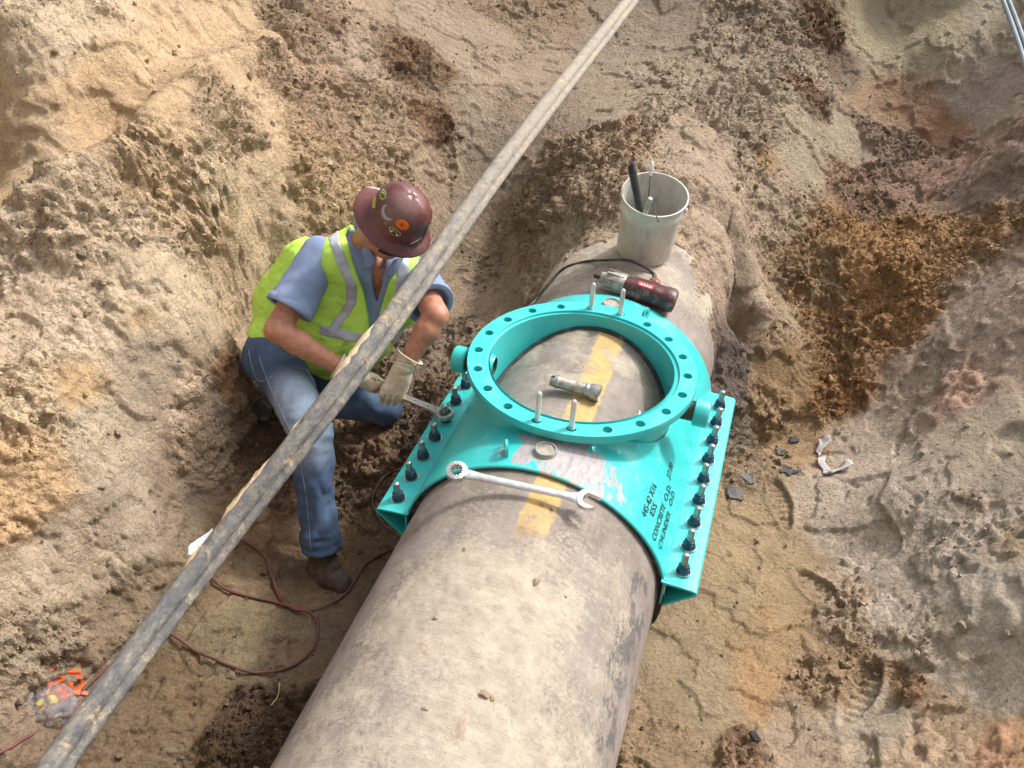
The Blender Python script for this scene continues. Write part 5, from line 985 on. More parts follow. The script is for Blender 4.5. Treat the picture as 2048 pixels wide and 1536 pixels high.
# joints
J = dict(pel=A3((-1.3665,0.2184,-0.4312)), hipR=A3((-1.3685,0.1498,-0.4186)), hipL=A3((-1.3035,0.2731,-0.4833)), knR=A3((-1.0164,-0.2011,-0.4618)), anR=A3((-0.9163,-0.3875,-0.9043)), heR=A3((-0.9225,-0.4044,-1.0238)), toR=A3((-0.8013,-0.4520,-1.0115)),
         knL=A3((-0.9245,0.2855,-0.6690)), anL=A3((-1.3338,0.1434,-0.6561)), toL=A3((-1.4411,-0.0982,-0.5952)), be=A3((-1.2229,0.3079,-0.3337)), be2=A3((-1.0542,0.3326,-0.2953)), ch=A3((-1.1633,0.3658,-0.1136)), ch2=A3((-0.9286,0.4309,-0.1467)),
         shR=A3((-1.1756,0.2780,0.0448)), shL=A3((-0.8122,0.4139,-0.0432)), elR=A3((-1.2517,0.0120,-0.1705)), wrR=A3((-0.9609,0.0469,-0.3291)), elL=A3((-0.6427,0.2057,-0.0711)), wrL=A3((-0.7323,0.0763,-0.2642)), nk=A3((-1.0496,0.3980,0.0376)))
HA = A3(_r) * .45 + A3(_u) * .43 + A3(_b) * .78; HA /= np.linalg.norm(HA)          # crown direction of the hat
HF = A3(_r) * .69 - A3(_u) * .72; HF -= HA * (HF @ HA); HF /= np.linalg.norm(HF); HS = np.cross(HA, HF)
HB = A3((-0.8522,0.2857,0.2732)); HC = HB - HA * .055
W = empty('worker_root', tuple(J['toR'] * [1, 1, 0] + [0, 0, GH(*J['toR'][:2])]), 'kneeling worker in maroon hard hat, lime safety vest and jeans turning a bolt beside sleeve', 'person'); W.name = 'person'
torso = [(J['hipR'], J['hipL'], .125, .12), (J['pel'], J['be'], .135, .15), (J['be'], J['be2'], .15, .135), (J['be'], J['ch'], .145, .135), (A3((-1.3702,0.3163,-0.2704)), A3((-1.2723,0.3765,-0.0943)), .130, .115), (J['be2'], J['ch2'], .13, .125), (J['ch'], J['ch2'], .13, .12), (J['shR'] * .8 + J['shL'] * .2, J['shL'] * .8 + J['shR'] * .2, .085, .085), (J['nk'], (J['ch'] + J['ch2']) / 2, .085, .12)]
legs = [(J['hipR'], J['knR'], .098, .068), (J['knR'], J['anR'], .066, .042), (J['hipL'], J['knL'], .098, .068), (J['knL'], J['anL'], .062, .04)]
def nz(P, s, sd, oc=3): return fbm(P, s, oc, sd)
def detail(P, d, fn, band=.035):
    m = np.abs(d) < band; d = d.copy(); d[m] += fn(P[m]); return d
class Sub:
    pass
# skin: one continuous figure
SKIN = NM('ruddy_skin', .55); SKIN.color(SKIN.ramp(SKIN.noise(35, 6, .7), [(.3, (.34, .13, .075)), (.55, (.47, .21, .13)), (.75, (.56, .29, .19))])); SKIN.b.inputs['Subsurface Weight'].default_value = .08; SKIN.b.inputs['Subsurface Radius'].default_value = (.02, .008, .004); SKIN.bump(SKIN.noise(160, 4), .25, .002)
def body(P):
    d = caps(P, [(a, b, r1 - .02, r2 - .02) for a, b, r1, r2 in torso], .05)
    d = smin(d, caps(P, [(a, b, r1 - .015, r2 - .01) for a, b, r1, r2 in legs], .03), .03)
    for s_ in 'RL':
        sh, el, wr = J['sh' + s_], J['el' + s_], J['wr' + s_]; m = el + (wr - el) * .28; a = caps(P, [(sh, el, .062, .049), (el, m, .046, .050), (m, wr, .050, .031), (wr, wr + (wr - el) * .08, .028, .024)], .02); d = smin(d, a, .025)
    nk = HC - HA * .085 - HF * .035; d = smin(d, cap(P, J['nk'], nk, .068, .060), .03)
    hd = ell(P, HC - HA * .01 - HF * .01, [HF, HS, HA], [.098, .078, .115]); jaw = ell(P, HC - HA * .088 + HF * .040, [HF, HS, HA], [.055, .056, .050]); hd = smin(hd, jaw, .03)
    nose = caps(P, [(HC + HF * .092 - HA * .022, HC + HF * .112 - HA * .058, .010, .014), (HC + HF * .100 - HA * .062 - HS * .012, HC + HF * .100 - HA * .062 + HS * .012, .009)], .01); hd = smin(hd, nose, .010)
    for s_ in (-1, 1):
        ear = ell(P, HC + HS * s_ * .080 - HA * .035 - HF * .008, [HF, HS, HA], [.017, .009, .031]); hd = smin(hd, ear, .006)
        eye_ = cap(P, HC + HF * .088 + HS * s_ * .032 - HA * .022, HC + HF * .088 + HS * s_ * .030 - HA * .024, .012, .012); hd = np.maximum(hd, -(eye_ - .003)); hd = smin(hd, eye_ + .004, .003)
        brow = cap(P, HC + HF * .090 + HS * s_ * .018 - HA * .002, HC + HF * .082 + HS * s_ * .048 - HA * .002, .010, .008); hd = smin(hd, brow, .012)
    lips = cap(P, HC + HF * .088 - HA * .086 - HS * .022, HC + HF * .088 - HA * .086 + HS * .022, .008, .008); hd = smin(hd, lips, .007)
    cheek = cap(P, HC + HF * .07 - HA * .05 - HS * .045, HC + HF * .07 - HA * .05 + HS * .045, .022, .022); hd = smin(hd, cheek, .03)
    return smin(d, hd, .025)
allp = np.array(list(J.values())); LO, HI = allp.min(0) - .2, allp.max(0) + .2; HI[2] = max(HI[2], HC[2] + .16)
sdf_obj('body', LO, HI, .0085, body, SKIN.m, W, 1)
# jeans
DEN = NM('faded_denim', .85); x = DEN.noise(3.2, 5, .6); dcol = DEN.ramp(x, [(.30, (.028, .05, .105)), (.5, (.065, .11, .20)), (.70, (.15, .215, .32))])
dcol = DEN.mix(DEN.math('MULTIPLY', DEN.step(DEN.attr('fade'), .15, .9), .75), dcol, (.33, .40, .48)); dcol = DEN.mix(.8, dcol, DEN.ramp(DEN.noise(150, 4, .8), [(.3, (.55, .56, .6)), (.7, (1.3, 1.3, 1.3))]), 'MULTIPLY')
dcol = DEN.mix(DEN.math('MULTIPLY', DEN.step(DEN.noise(9, 7, .75, dist=.5), .60, .68), .35), dcol, (.33, .27, .2)); DEN.color(dcol); DEN.bump(DEN.noise(320, 2), .3, .001)
def folds(P, c, ax, per, amp, r, sd):
    """creases wrapped round a limb near a bend"""
    ax = np.array(ax, float); ax /= np.linalg.norm(ax); t = (P - np.array(c)) @ ax; q = fbm(P, 9, 2, sd) * .028; w_ = np.exp(-((P - np.array(c)) ** 2).sum(1) / (r * r)); return amp * np.sin((t + q) * 2 * pi / per) * w_
def jeans(P):
    R_ = caps(P, [(J['hipR'], J['knR'], .120, .090), (J['knR'], J['anR'] * .9 + J['knR'] * .1, .088, .078), (J['anR'] * .9 + J['knR'] * .1, J['anR'] + (J['anR'] - J['knR']) * .06, .078, .080)], .02)
    R_ = np.maximum(R_, plane(P, J['anR'] + (J['anR'] - J['knR']) * .03, J['anR'] - J['knR']))
    L_ = caps(P, [(J['hipL'], J['knL'], .112, .082), (J['knL'], J['anL'] * .85 + J['knL'] * .15, .08, .062)], .02); L_ = np.maximum(L_, plane(P, J['anL'] * .92 + J['knL'] * .08, J['anL'] - J['knL']))
    d = smin(R_, L_, .02); w_ = caps(P, [(J['hipR'], J['hipL'], .138, .132), (J['pel'], J['pel'] * .7 + J['be'] * .3, .142, .150)], .04); w_ = np.maximum(w_, plane(P, J['pel'] * .62 + J['be'] * .38, J['be'] - J['pel'])); d = smin(d, w_, .03)
    ax_ = J['anR'] - J['knR']; ax_ = ax_ / np.linalg.norm(ax_)
    def an(P, w_, sd): t = (P @ ax_)[:, None] * ax_; return ridge((P - t) * w_ + t * (w_ * .42), 1., 2, sd)     # long soft creases along the leg
    def tr(P, c, r): return np.exp(-((P - c) ** 2).sum(1) / r ** 2)
    d = detail(P, d, lambda P: folds(P, J['knR'], J['anR'] - J['hipR'] * .5 - J['knR'] * .5, .045, .0042, .09, 5) + folds(P, J['anR'], J['anR'] - J['knR'], .034, .0055, .07, 7) + folds(P, J['hipR'] * .8 + J['knR'] * .2, A3(.3, -.6, .7), .05, .005, .12, 8) + .010 * nz(P, 8, 17) + .013 * an(P, 12, 3) * (.35 + tr(P, J['anR'] * .6 + J['knR'] * .4, .2)) + .005 * ridge(P, 9, 2, 4))
    return d
jo_ = sdf_obj('jeans', np.minimum.reduce([J[k] for k in ('hipR', 'hipL', 'knR', 'anR', 'knL', 'anL', 'pel')]) - .19, np.maximum.reduce([J[k] for k in ('hipR', 'hipL', 'knR', 'anR', 'knL', 'anL', 'pel')]) + .19, .0062, jeans, DEN.m, W, 1)
jp = np.array([v.co[:] for v in jo_.data.vertices]) + np.array(worg(jo_)); fp = J['hipR'] * .45 + J['knR'] * .55 + A3(_b) * .09 + A3(_r) * .03
fd = np.exp(-((jp - fp) ** 2).sum(1) / .13 ** 2) + .9 * np.exp(-((jp - (J['knR'] * .9 + J['anR'] * .1) - A3(_b) * .07) ** 2).sum(1) / .11 ** 2); set_attr(jo_.data, 'fade', np.repeat(np.clip(fd, 0, 1)[:, None], 3, 1))
# seam down the thigh and shin, cuff hem
SEAM = simple('denim_seam', (.30, .36, .44), .8)
from mathutils.bvhtree import BVHTree
def bvh(o):
    off = worg(o); return BVHTree.FromPolygons([tuple(Vector(v.co) + off) for v in o.data.vertices], [tuple(p.vertices) for p in o.data.polygons])
CP = cam.matrix_world.translation.copy()
def hit(tree, p):
    """first surface point met on the way from the camera to p and beyond"""
    d = (Vector(p) - CP).normalized(); h = tree.ray_cast(CP, d); return (h[0], h[1]) if h[0] is not None else (Vector(p), -d)
jb = bvh(jo_)
for P_ in ([(-1.4206,0.1163,-0.4099),(-1.3637,0.0694,-0.4905),(-1.2872,0.0192,-0.5822),(-1.2108,-0.0309,-0.6740)], [(-1.1570,-0.0815,-0.7583),(-1.1002,-0.1581,-0.8770),(-1.0603,-0.2264,-0.9793),(-1.0291,-0.2841,-1.0646)], [(-1.4690,0.1172,-0.3914),(-1.4365,0.0802,-0.4506),(-1.3975,0.0561,-0.4956),(-1.3469,0.0854,-0.4758)]):
    vv, ff = tube([hit(jb, p)[0] + hit(jb, p)[1] * .0005 for p in catmull(P_, 10)], .0013, 6); obj('seam', vv, ff, SEAM, jo_)
# boots
BOOT = simple('muddy_boot_leather', (.060, .038, .028), .7, var=.35, sc=25, dust=.35, dustc=(.13, .09, .065), bump=.6); SOLE = simple('boot_sole', (.03, .027, .025), .85, dust=.35, dustc=(.14, .1, .07))
def boot(an, he, to, up, nm):
    up = A3(up); fwd = to - he; fwd -= up * (fwd @ up); Lf = np.linalg.norm(fwd); fwd /= Lf; sd_ = np.cross(up, fwd)
    def fn(P):
        d = caps(P, [(an + up * .02, he + up * .02, .046, .050), (he, he + fwd * (Lf * .55), .048, .050), (he + fwd * (Lf * .5) + up * .005, to - up * .0, .052, .046), (an, he + fwd * (Lf * .5) + up * .02, .048, .045)], .03)
        return np.maximum(d + .004 * nz(P, 18, 9), -(plane(P, he - up * .040, up))) + folds(P, he + fwd * Lf * .55 + up * .04, fwd, .022, .004, .05, 3)
    b = sdf_obj(nm, np.minimum(np.minimum(an, he), to) - .13, np.maximum(np.maximum(an, he), to) + .13, .006, fn, BOOT, W, 1)
    def so_(P):
        q = P - he; x_ = q @ fwd; y_ = q @ sd_; z_ = q @ up; wd = .046 + .008 * np.sin(np.clip(x_ / Lf, 0, 1) * pi); r = np.sqrt(np.maximum(0, np.clip(np.abs(x_ - Lf / 2) - Lf / 2, 0, 1)) ** 2 + y_ ** 2) - wd
        return np.maximum(r, np.abs(z_ + .047) - .011)
    sdf_obj('sole', np.minimum(he, to) - .12, np.maximum(he, to) + .12, .006, so_, SOLE, b, 1); return b
boot(J['anR'], J['heR'], J['toR'], (0, 0, 1), 'boot')
dL = J['toL'] - J['anL']; boot(J['anL'], J['anL'] + dL * .25 + A3(0, 0, .0), J['toL'] + dL * .05, (-.25, -.80, .3) / np.linalg.norm((-.25, -.8, .3)) * -1, 'boot')
# shirt
T0 = A3((-0.9575,0.3369,-0.0238)); T1 = A3((-0.9362,0.2116,-0.2927)); VU = T0 - T1; VL = np.linalg.norm(VU); VU /= VL; VS = A3(_r) - VU * (A3(_r) @ VU); VS /= np.linalg.norm(VS); VF = np.cross(VS, VU); VF = VF if VF @ A3(_b) > 0 else -VF
SHM = NM('blue_work_shirt', .85); SHM.color(SHM.mix(.9, SHM.ramp(SHM.noise(6, 6, .65), [(.3, (.15, .20, .33)), (.6, (.22, .28, .43)), (.8, (.31, .37, .51))]), SHM.ramp(SHM.noise(190, 3, .7), [(.3, (.85, .85, .85)), (.7, (1.12, 1.12, 1.12))]), 'MULTIPLY')); SHM.bump(SHM.noise(400, 2), .2, .0008)
slc = {}
def shirt(P):
    d = caps(P, [(a, b, r1 + .008, r2 + .008) for a, b, r1, r2 in torso], .05)
    for s_ in 'RL':
        sh, el = J['sh' + s_], J['el' + s_]; e = sh + (el - sh) * .72; sl = caps(P, [(sh, e, .086, .095), (e, e + (el - sh) * .1, .095, .097)], .02); sl = np.maximum(sl, plane(P, sh + (el - sh) * .72, el - sh)); sl = np.maximum(sl, -np.maximum(cap(P, sh, el, .066, .074), -plane(P, sh + (el - sh) * .60, el - sh)))
        d = smin(d, sl, .022)
    vq = P - T1; yq = vq @ VU; d = np.maximum(d, -np.maximum(np.abs(vq @ VS - .012) - .019 * np.clip((yq - VL * .62) / (VL * .4), -1, 1.2), np.maximum(.18 - (vq @ VF + .25), VL * .6 - yq)))
    return detail(P, d, lambda P: folds(P, J['shR'] * .5 + J['elR'] * .5, J['elR'] - J['shR'] + A3(.15, .1, .1), .060, .003, .10, 21) + .007 * nz(P, 7, 31) + .006 * ridge(P, 7, 2, 32))
SLO = np.minimum.reduce([J['shR'], J['shL'], J['elR'], J['elL'], J['pel'], J['be']]) - .17; SHI = np.maximum.reduce([J['shR'], J['shL'], J['elR'], J['elL'], J['pel'], J['be2'], J['ch2']]) + .17
shirt_o = sdf_obj('shirt', SLO, SHI, .007, shirt, SHM.m, W, 1)
for s_ in 'RL':
    sh, el = J['sh' + s_], J['el' + s_]; dd = (el - sh) / np.linalg.norm(el - sh); c = sh + (el - sh) * .72
    vv, ff = lathe([(.082, -.030), (.0985, -.028), (.1000, .0), (.0975, .0030), (.080, .0)], c, dd, 40); hv = np.array([p[:] for p in vv]); hv += (nz(hv, 12, 3) * .006)[:, None] * A3(_b); obj('sleeve_hem', hv, ff, SHM.m, W)
# vest
VEST = NM('lime_vest', .7); vc = VEST.ramp(VEST.noise(4, 5, .6), [(.3, (.42, .68, .07)), (.7, (.58, .86, .14))]); vc = VEST.mix(VEST.math('MULTIPLY', VEST.math('MULTIPLY', VEST.step(VEST.noise(7, 7, .75, dist=.4), .50, .64), VEST.attr('grime')), .65), vc, (.13, .17, .03)); vc = VEST.mix(.7, vc, VEST.ramp(VEST.noise(260, 2), [(.35, (.8, .8, .8)), (.65, (1.1, 1.1, 1.1))]), 'MULTIPLY'); VEST.color(vc); VEST.bump(VEST.noise(350, 2), .25, .001)
def vest_core(P):
    d = caps(P, [(a, b, r1 + .027, r2 + .027) for a, b, r1, r2 in torso[1:]], .05)
    hem = caps(P, [(J['hipR'] * .5 + J['pel'] * .5 + A3(_u) * .02, J['be2'] * .8 + J['be'] * .2 - A3(_u) * .06, .160, .165)], .03); d = smin(d, hem, .03)
    return detail(P, d, lambda P: .009 * nz(P, 6, 41) + .011 * ridge(P, 8, 3, 42) + folds(P, J['be'] + A3(_b) * .12 + A3(_u) * .04, A3(_r) * .5 + A3(_u), .055, .0045, .11, 44), .05)
def vest(P):
    d = vest_core(P)
    for s_ in 'RL':
        sh, el = J['sh' + s_], J['el' + s_]; o_ = (el - sh) / np.linalg.norm(el - sh); nrm_ = (sh - J['nk']); nrm_ /= np.linalg.norm(nrm_); a = cap(P, sh + nrm_ * .075 + o_ * .005, sh + nrm_ * .055 + o_ * .24, .094, .115); d = np.maximum(d, -a)
    # hem
    d = np.maximum(d, plane(P, J['pel'] * .75 + J['be'] * .25 - A3(_u) * .065, -(A3(_u) * .86 + A3(_r) * .50)))
    q = P - T1; y_ = q @ VU; x_ = q @ VS; f_ = q @ VF
    wv = .006 + .062 * np.clip(y_ / VL, 0, 1.5) ** 1.6; v_ = np.abs(x_ - .004) - wv; d = np.maximum(d, -np.maximum(v_, -(f_ + .10 + .0 * y_) ))
    d = np.maximum(d, -(cap(P, J['nk'] - HA * .01, HC, .092, .10)))
    return d
VFd = Field(SLO, SHI, .0062); VD = vest(VFd.P); vest_o = sdf_obj('vest', None, None, 0, None, VEST.m, W, 1, VD, VFd)
vp = np.array([v.co[:] for v in vest_o.data.vertices]) + np.array(worg(vest_o)); g_ = np.clip(.25 + 1.2 * sstep(.02, -.16, (vp - (T0 * .35 + T1 * .65)) @ A3(_u)) * 1 + .2 * 0, 0, 1); g_ = np.maximum(g_, np.exp(-((vp - (T0 * .4 + T1 * .6) + A3(_r) * .05) ** 2).sum(1) / .012)); set_attr(vest_o.data, 'grime', np.repeat(g_[:, None], 3, 1))
REF = NM('reflective_tape', .38, .25); REF.color(REF.ramp(REF.noise(14, 5, .7), [(.3, (.33, .34, .40)), (.7, (.50, .51, .57))])); REF.bump(REF.noise(60, 4), .4, .002)
def stripe_v(xs, ys, hw, y0, y1):
    def fn(P):
        q = P - T1; y_ = q @ VU; x_ = q @ VS; f_ = q @ VF; xc = np.interp(y_, ys, xs); return np.maximum.reduce([VD - .0032, np.abs(x_ - xc) - hw, y0 - y_, y_ - y1, -(f_ + .20)])
    return fn
sdf_obj('reflective_stripe', None, None, 0, stripe_v([-.185, -.135, -.088, -.085, -.135, -.19], [.02, .09, .17, .26, .37, .46], .0235, .035, .52), REF.m, vest_o, 1, None, VFd)
sdf_obj('reflective_stripe', None, None, 0, stripe_v([.095, .10, .115, .12], [.0, .15, .3, .4], .022, .06, .45), REF.m, vest_o, 1, None, VFd)
def st_h(P):
    q = P - T1; y_ = q @ VU; x_ = q @ VS; f_ = q @ VF; yc = .028 - .10 * np.clip(x_ + .03, -.3, 0) * 1.0; return np.maximum.reduce([VD - .0028, np.abs(y_ - yc) - .023, x_ - .30, -.215 - x_, -(f_ + .17)])
sdf_obj('reflective_stripe', None, None, 0, st_h, REF.m, vest_o, 1, None, VFd)
# shirt collar and placket
vb = bvh(shirt_o)
def flap(C, nm='collar'):
    v = [tuple(hit(vb, p)[0] + A3_(hit(vb, p)[1]) * o) for p, o in C]; return v
def A3_(v): return Vector(v)
COLL = [[(-1.0825,0.4098,0.1813),(-1.0523,0.3706,0.1200),(-1.0311,0.3324,0.0633),(-1.0063,0.3017,0.0151)], [(-1.0315,0.3681,0.1929),(-0.9970,0.3253,0.1422),(-0.9748,0.3008,0.1027),(-0.9513,0.2912,0.0487)]]
def collar(rows, n=8):
    R2 = [catmull(r, n) for r in rows]; v = [p for r in R2 for p in r]; m = len(R2[0]); f = [(i * m + k, i * m + k + 1, (i + 1) * m + k + 1, (i + 1) * m + k) for i in range(len(R2) - 1) for k in range(m - 1)]
    o = obj('collar', v, f, SHM.m, shirt_o); md = o.modifiers.new('s', 'SOLIDIFY'); md.thickness = .004; md.offset = 0
collar([[(-1.0919,0.4380,0.1708),(-1.0562,0.3694,0.1199),(-1.0191,0.3084,0.0782),(-0.9922,0.2631,0.0271)], [(-1.0484,0.3875,0.2072),(-1.0066,0.3192,0.1544),(-0.9704,0.2726,0.1066),(-0.9401,0.2571,0.0508)], [(-1.0271,0.3701,0.2105),(-0.9843,0.3099,0.1679),(-0.9459,0.2727,0.1230),(-0.9166,0.2662,0.0875)]])
collar([[(-0.8403,0.3795,0.0561),(-0.8397,0.3449,0.0280),(-0.8478,0.3207,-0.0004)], [(-0.8422,0.3235,0.0847),(-0.8507,0.3002,0.0494),(-0.8662,0.2825,0.0071)], [(-0.8557,0.2945,0.0856),(-0.8694,0.2843,0.0607),(-0.8865,0.2809,0.0290)]])
# hard hat
HATM = NM('brown_hard_hat', .27, base=(.10, .03, .03)); hc = HATM.ramp(HATM.noise(8, 6, .65), [(.3, (.085, .022, .024)), (.7, (.15, .05, .048))]); hz_ = HATM.n('ShaderNodeVectorMath', operation='DISTANCE')
HATM.l(HATM.tc.outputs['Object'], hz_.inputs[0]); hz_.inputs[1].default_value = tuple(HB + HA * .10 + HF * .02 - HS * .02 - np.array(worg(W))); crown_pale = HATM.step(HATM.math('ADD', hz_.outputs['Value'], HATM.math('MULTIPLY', HATM.noise(12, 8, .8), .05)), .115, .085)
hc = HATM.mix(HATM.math('MULTIPLY', crown_pale, .75), hc, (.23, .145, .125)); hc = HATM.mix(HATM.math('MULTIPLY', HATM.step(HATM.noise(45, 8, .8), .55, .66), .3), hc, (.3, .22, .19)); HATM.color(hc); HATM.rough(HATM.math('ADD', .24, HATM.math('MULTIPLY', HATM.noise(20, 6), .25)))  # crown blends to a paler brown round one point
n = 72; prf = [(1.0, .0, 'b'), (1.0, .004, 'b'), (.985, .006, 'b'), (.85, .011, 'b'), (.745, .018, 'b'), (.715, .030, 'c'), (.708, .055, 'c'), (.685, .087, 'c'), (.635, .118, 'c'), (.52, .143, 'c'), (.35, .161, 'c'), (.16, .169, 'c'), (.0, .171, 'c')]
v = []; f = []
for (r, h, ty) in prf + [(.70, .004, 'u'), (.97, -.002, 'u'), (1.0, .0, 'u')]:
    if ty == 'u': continue
    for k in range(n):
        t = 2 * pi * k / n; a_, b_ = .168, .138; drp = -.012 * abs(sin(t)) * max(0, r - .66) / .34 - .010 * max(0, r - .66) / .34
        ofs = HF * (.012 if ty == 'c' else 0) + HS * 0; rid = .005 * math.exp(-(sin(t) * r / .12) ** 2) * (1 if ty == 'c' and r < .6 else 0)
        v.append(HB + HF * (a_ * r * cos(t) + .008) + HS * b_ * r * sin(t) + HA * (h + drp + rid) + ofs)
for i in range(len(prf) - 1):
    for k in range(n): f.append((i * n + k, i * n + (k + 1) % n, (i + 1) * n + (k + 1) % n, (i + 1) * n + k))
hat = obj('hard_hat', v, f, HATM.m, W); md = hat.modifiers.new('s', 'SOLIDIFY'); md.thickness = .003; md.offset = 1
bm = bmesh.new(); bm.from_mesh(hat.data); bmesh.ops.recalc_face_normals(bm, faces=bm.faces); fa = max(bm.faces, key=lambda q: (np.array(q.calc_center_median()) + np.array(worg(hat)) - HB) @ HA)
if A3(fa.normal) @ HA < 0: bmesh.ops.reverse_faces(bm, faces=bm.faces)
bm.to_mesh(hat.data); bm.free(); hb = bvh(hat)
def decal(c, rx, ry, rot_, m_, nm='sticker', txt=None, tm=None, tw=.7, th=.5, rim=None, shape=None, par=None, dy=0.):
    p, nn = hit(hb, c); nn = nn if nn.dot(CP - p) > 0 else -nn; r0 = Vector(_r); r0 = (r0 - nn * r0.dot(nn)).normalized(); u0 = nn.cross(r0); u0 = u0 if u0.dot(Vector(_u)) > 0 else -u0
    ca, sa = cos(radians(rot_)), sin(radians(rot_)); X_ = r0 * ca + u0 * sa; Y_ = -r0 * sa + u0 * ca
    def put(x, y, o):
        q = p + X_ * x + Y_ * y; h = hb.find_nearest(q); n2 = h[1] if h[1].dot(nn) > 0 else -h[1]; return h[0] + n2 * (.0034 + o)
    def disc(kx, ky, o, mt, nm_, par_):
        v = [put(0, 0, o)]; f = []; K = 28; Rr = 4
        for i in range(1, Rr + 1):
            for k in range(K): t = 2 * pi * k / K; v.append(put(kx * i / Rr * cos(t), ky * i / Rr * sin(t), o))
        for k in range(K): f.append((0, 1 + k, 1 + (k + 1) % K))
        for i in range(Rr - 1):
            for k in range(K): f.append((1 + i * K + k, 1 + (i + 1) * K + k, 1 + (i + 1) * K + (k + 1) % K, 1 + i * K + (k + 1) % K))
        return obj(nm_, v, f, mt, par_)
    if shape:
        v = []; f = []
        for i, (x, y, w2) in enumerate(shape): v += [put(x, y + w2, 0), put(x, y - w2, 0)]
        for i in range(len(shape) - 1): f.append((2 * i, 2 * i + 1, 2 * i + 3, 2 * i + 2))
        return obj(nm, v, f, m_, hat)
    o = disc(rx, ry, 0, rim or m_, nm, hat)
    if rim: disc(rx * .88, ry * .86, .0005, m_, 'sticker_face', o)
    if txt:
        me = text_mesh(txt, 1); P_ = np.array([q.co[:] for q in me.vertices]); mn, mx = P_.min(0), P_.max(0); v = [put((q[0] - (mn[0] + mx[0]) / 2) / (mx[0] - mn[0]) * rx * 2 * tw, (q[1] - (mn[1] + mx[1]) / 2) / (mx[1] - mn[1]) * ry * 2 * th + dy, .0011) for q in P_]
        obj('sticker_lettering', v, [tuple(q.vertices) for q in me.polygons], tm, o, smooth=False)
    return o, put
S = lambda nm, c: simple('sticker_' + nm, c, .35, var=.08)
GR, YE, OR, BL, WH, SI = S('green', (.02, .085, .02)), S('yellow', (.56, .55, .12)), S('orange', (.80, .13, .015)), S('dark', (.012, .02, .012)), S('white', (.72, .70, .66)), S('silver', (.30, .33, .34))
decal((-0.9080,0.3264,0.3455), .0250, .0165, -68, GR, txt='PCL', tm=YE, rim=YE, tw=.72, th=.62)
decal((-0.9325,0.3017,0.3225), .0300, .0150, -84, YE, txt='local', tm=GR, tw=.6, th=.34)
decal((-0.8104,0.2843,0.2565), .0260, .0210, -28, OR, txt='R', tm=BL, tw=.16, th=.36)
o, put = decal((-0.8322,0.2604,0.2336), .0240, .0160, -32, BL, txt='PCL', tm=YE, rim=YE, tw=.5, th=.34, dy=.005)
v = [put(x, y, .0013) for x, y in ((-.016, -.008), (.017, -.008), (.017, -.002), (-.016, -.002))]; obj('sticker_bar', v, [(0, 1, 2, 3)], WH, o)
cr_ = [(.0175 * cos(radians(a)) * 1.0, .0165 * sin(radians(a)), .0005 + .0042 * sin(radians((a - 150) / 200 * 180))) for a in range(150, 351, 12)]
v = None
def crescent():
    o_, put = decal((-0.8705,0.2957,0.2927), .0006, .0006, -12, SI, nm='silver_bird_sticker'); v = []; f = []
    pts_ = []
    for i in range(22):
        t = i / 21; a = radians(120 + 205 * t); w_ = .0075 * sin(pi * min(1, t * 1.05)) ** .7 + .0006; pts_.append((a, w_))
    for a, w_ in pts_: v += [put((.027 + w_) * cos(a), (.027 + w_) * sin(a), .0004), put((.027 - w_) * cos(a), (.027 - w_) * sin(a), .0004)]
    for i in range(21): f.append((2 * i, 2 * i + 1, 2 * i + 3, 2 * i + 2))
    obj('bird_wings', v, f, SI, o_)
    v = [put(x - .018, y - .046, .0004) for x, y in ((0, 0), (.013, -.008), (.016, .0), (.004, .007))]; ob = obj('scuffed_outline', v, [(0, 1, 2, 3)], S('scuff', (.30, .14, .10)), o_)
crescent()
decal((-0.9557,0.3515,0.3948), .0400, .0150, 4, WH, txt='INWRAP', tm=S('ink_grey', (.13, .11, .13)), tw=.62, th=.5, rim=None)
decal((-0.7475,0.2652,0.2095), .0260, .0055, 9, WH, txt='safety', tm=GR, tw=.7, th=.5); decal((-0.7151,0.3045,0.2486), .0230, .0075, 58, S('pale_green', (.22, .34, .14)), rim=WH)
# safety glasses under the brim
GL = NM('dark_lens', .12, base=(.012, .012, .014)).m; v = []; f = []
for i, z in enumerate((-.006, -.042)):
    for k in range(15): t = radians(-72 + 144 * k / 14); v.append(HC + HF * (.014 + .100 * cos(t)) + HS * .088 * sin(t) + HA * z)
for k in range(14): f.append((k, k + 1, 16 + k, 15 + k))
gl = obj('safety_glasses', v, f, GL, W); md = gl.modifiers.new('s', 'SOLIDIFY'); md.thickness = .003
for s_ in (-1, 1): vv, ff = tube([HC + HF * .045 + HS * s_ * .086 - HA * .018, HC - HF * .02 + HS * s_ * .086 - HA * .022], .0025, 8); obj('temple', vv, ff, GL, gl)
# ------------------------------------------------------------------ ratchet wrench in his hands
RC = np.array([-.5105, -.0394, -.352]); RD = np.array([-.735, .039, -.379]) - RC; RD /= np.linalg.norm(RD); RU = A3(-.12, 0, .993); RU -= RD * (RU @ RD); RU /= np.linalg.norm(RU); RS = np.cross(RU, RD)
rw = empty('ratchet_wrench', tuple(RC), 'flat steel ratcheting spanner held by the worker on a bolt of the left bar', 'spanner'); FST = simple('flat_steel', (.50, .51, .52), .34, .85, var=.15, sc=40, dust=.1)
T_ = lambda x, y, z: RC + RD * x + RS * y + RU * z
vv, ff = lathe([(.0245, -.010), (.0350, -.010), (.0365, -.008), (.0365, .007), (.0350, .009), (.0245, .009), (.0240, -.010)], tuple(RC), tuple(RU), 36); obj('ring_head', vv, ff, FST, rw, angle=30)
ol = [(.030, .020), (.046, .0190), (.062, .0150), (.46, .0145), (.468, .008), (.468, -.008), (.46, -.0145), (.062, -.0150), (.046, -.0190), (.030, -.020)]
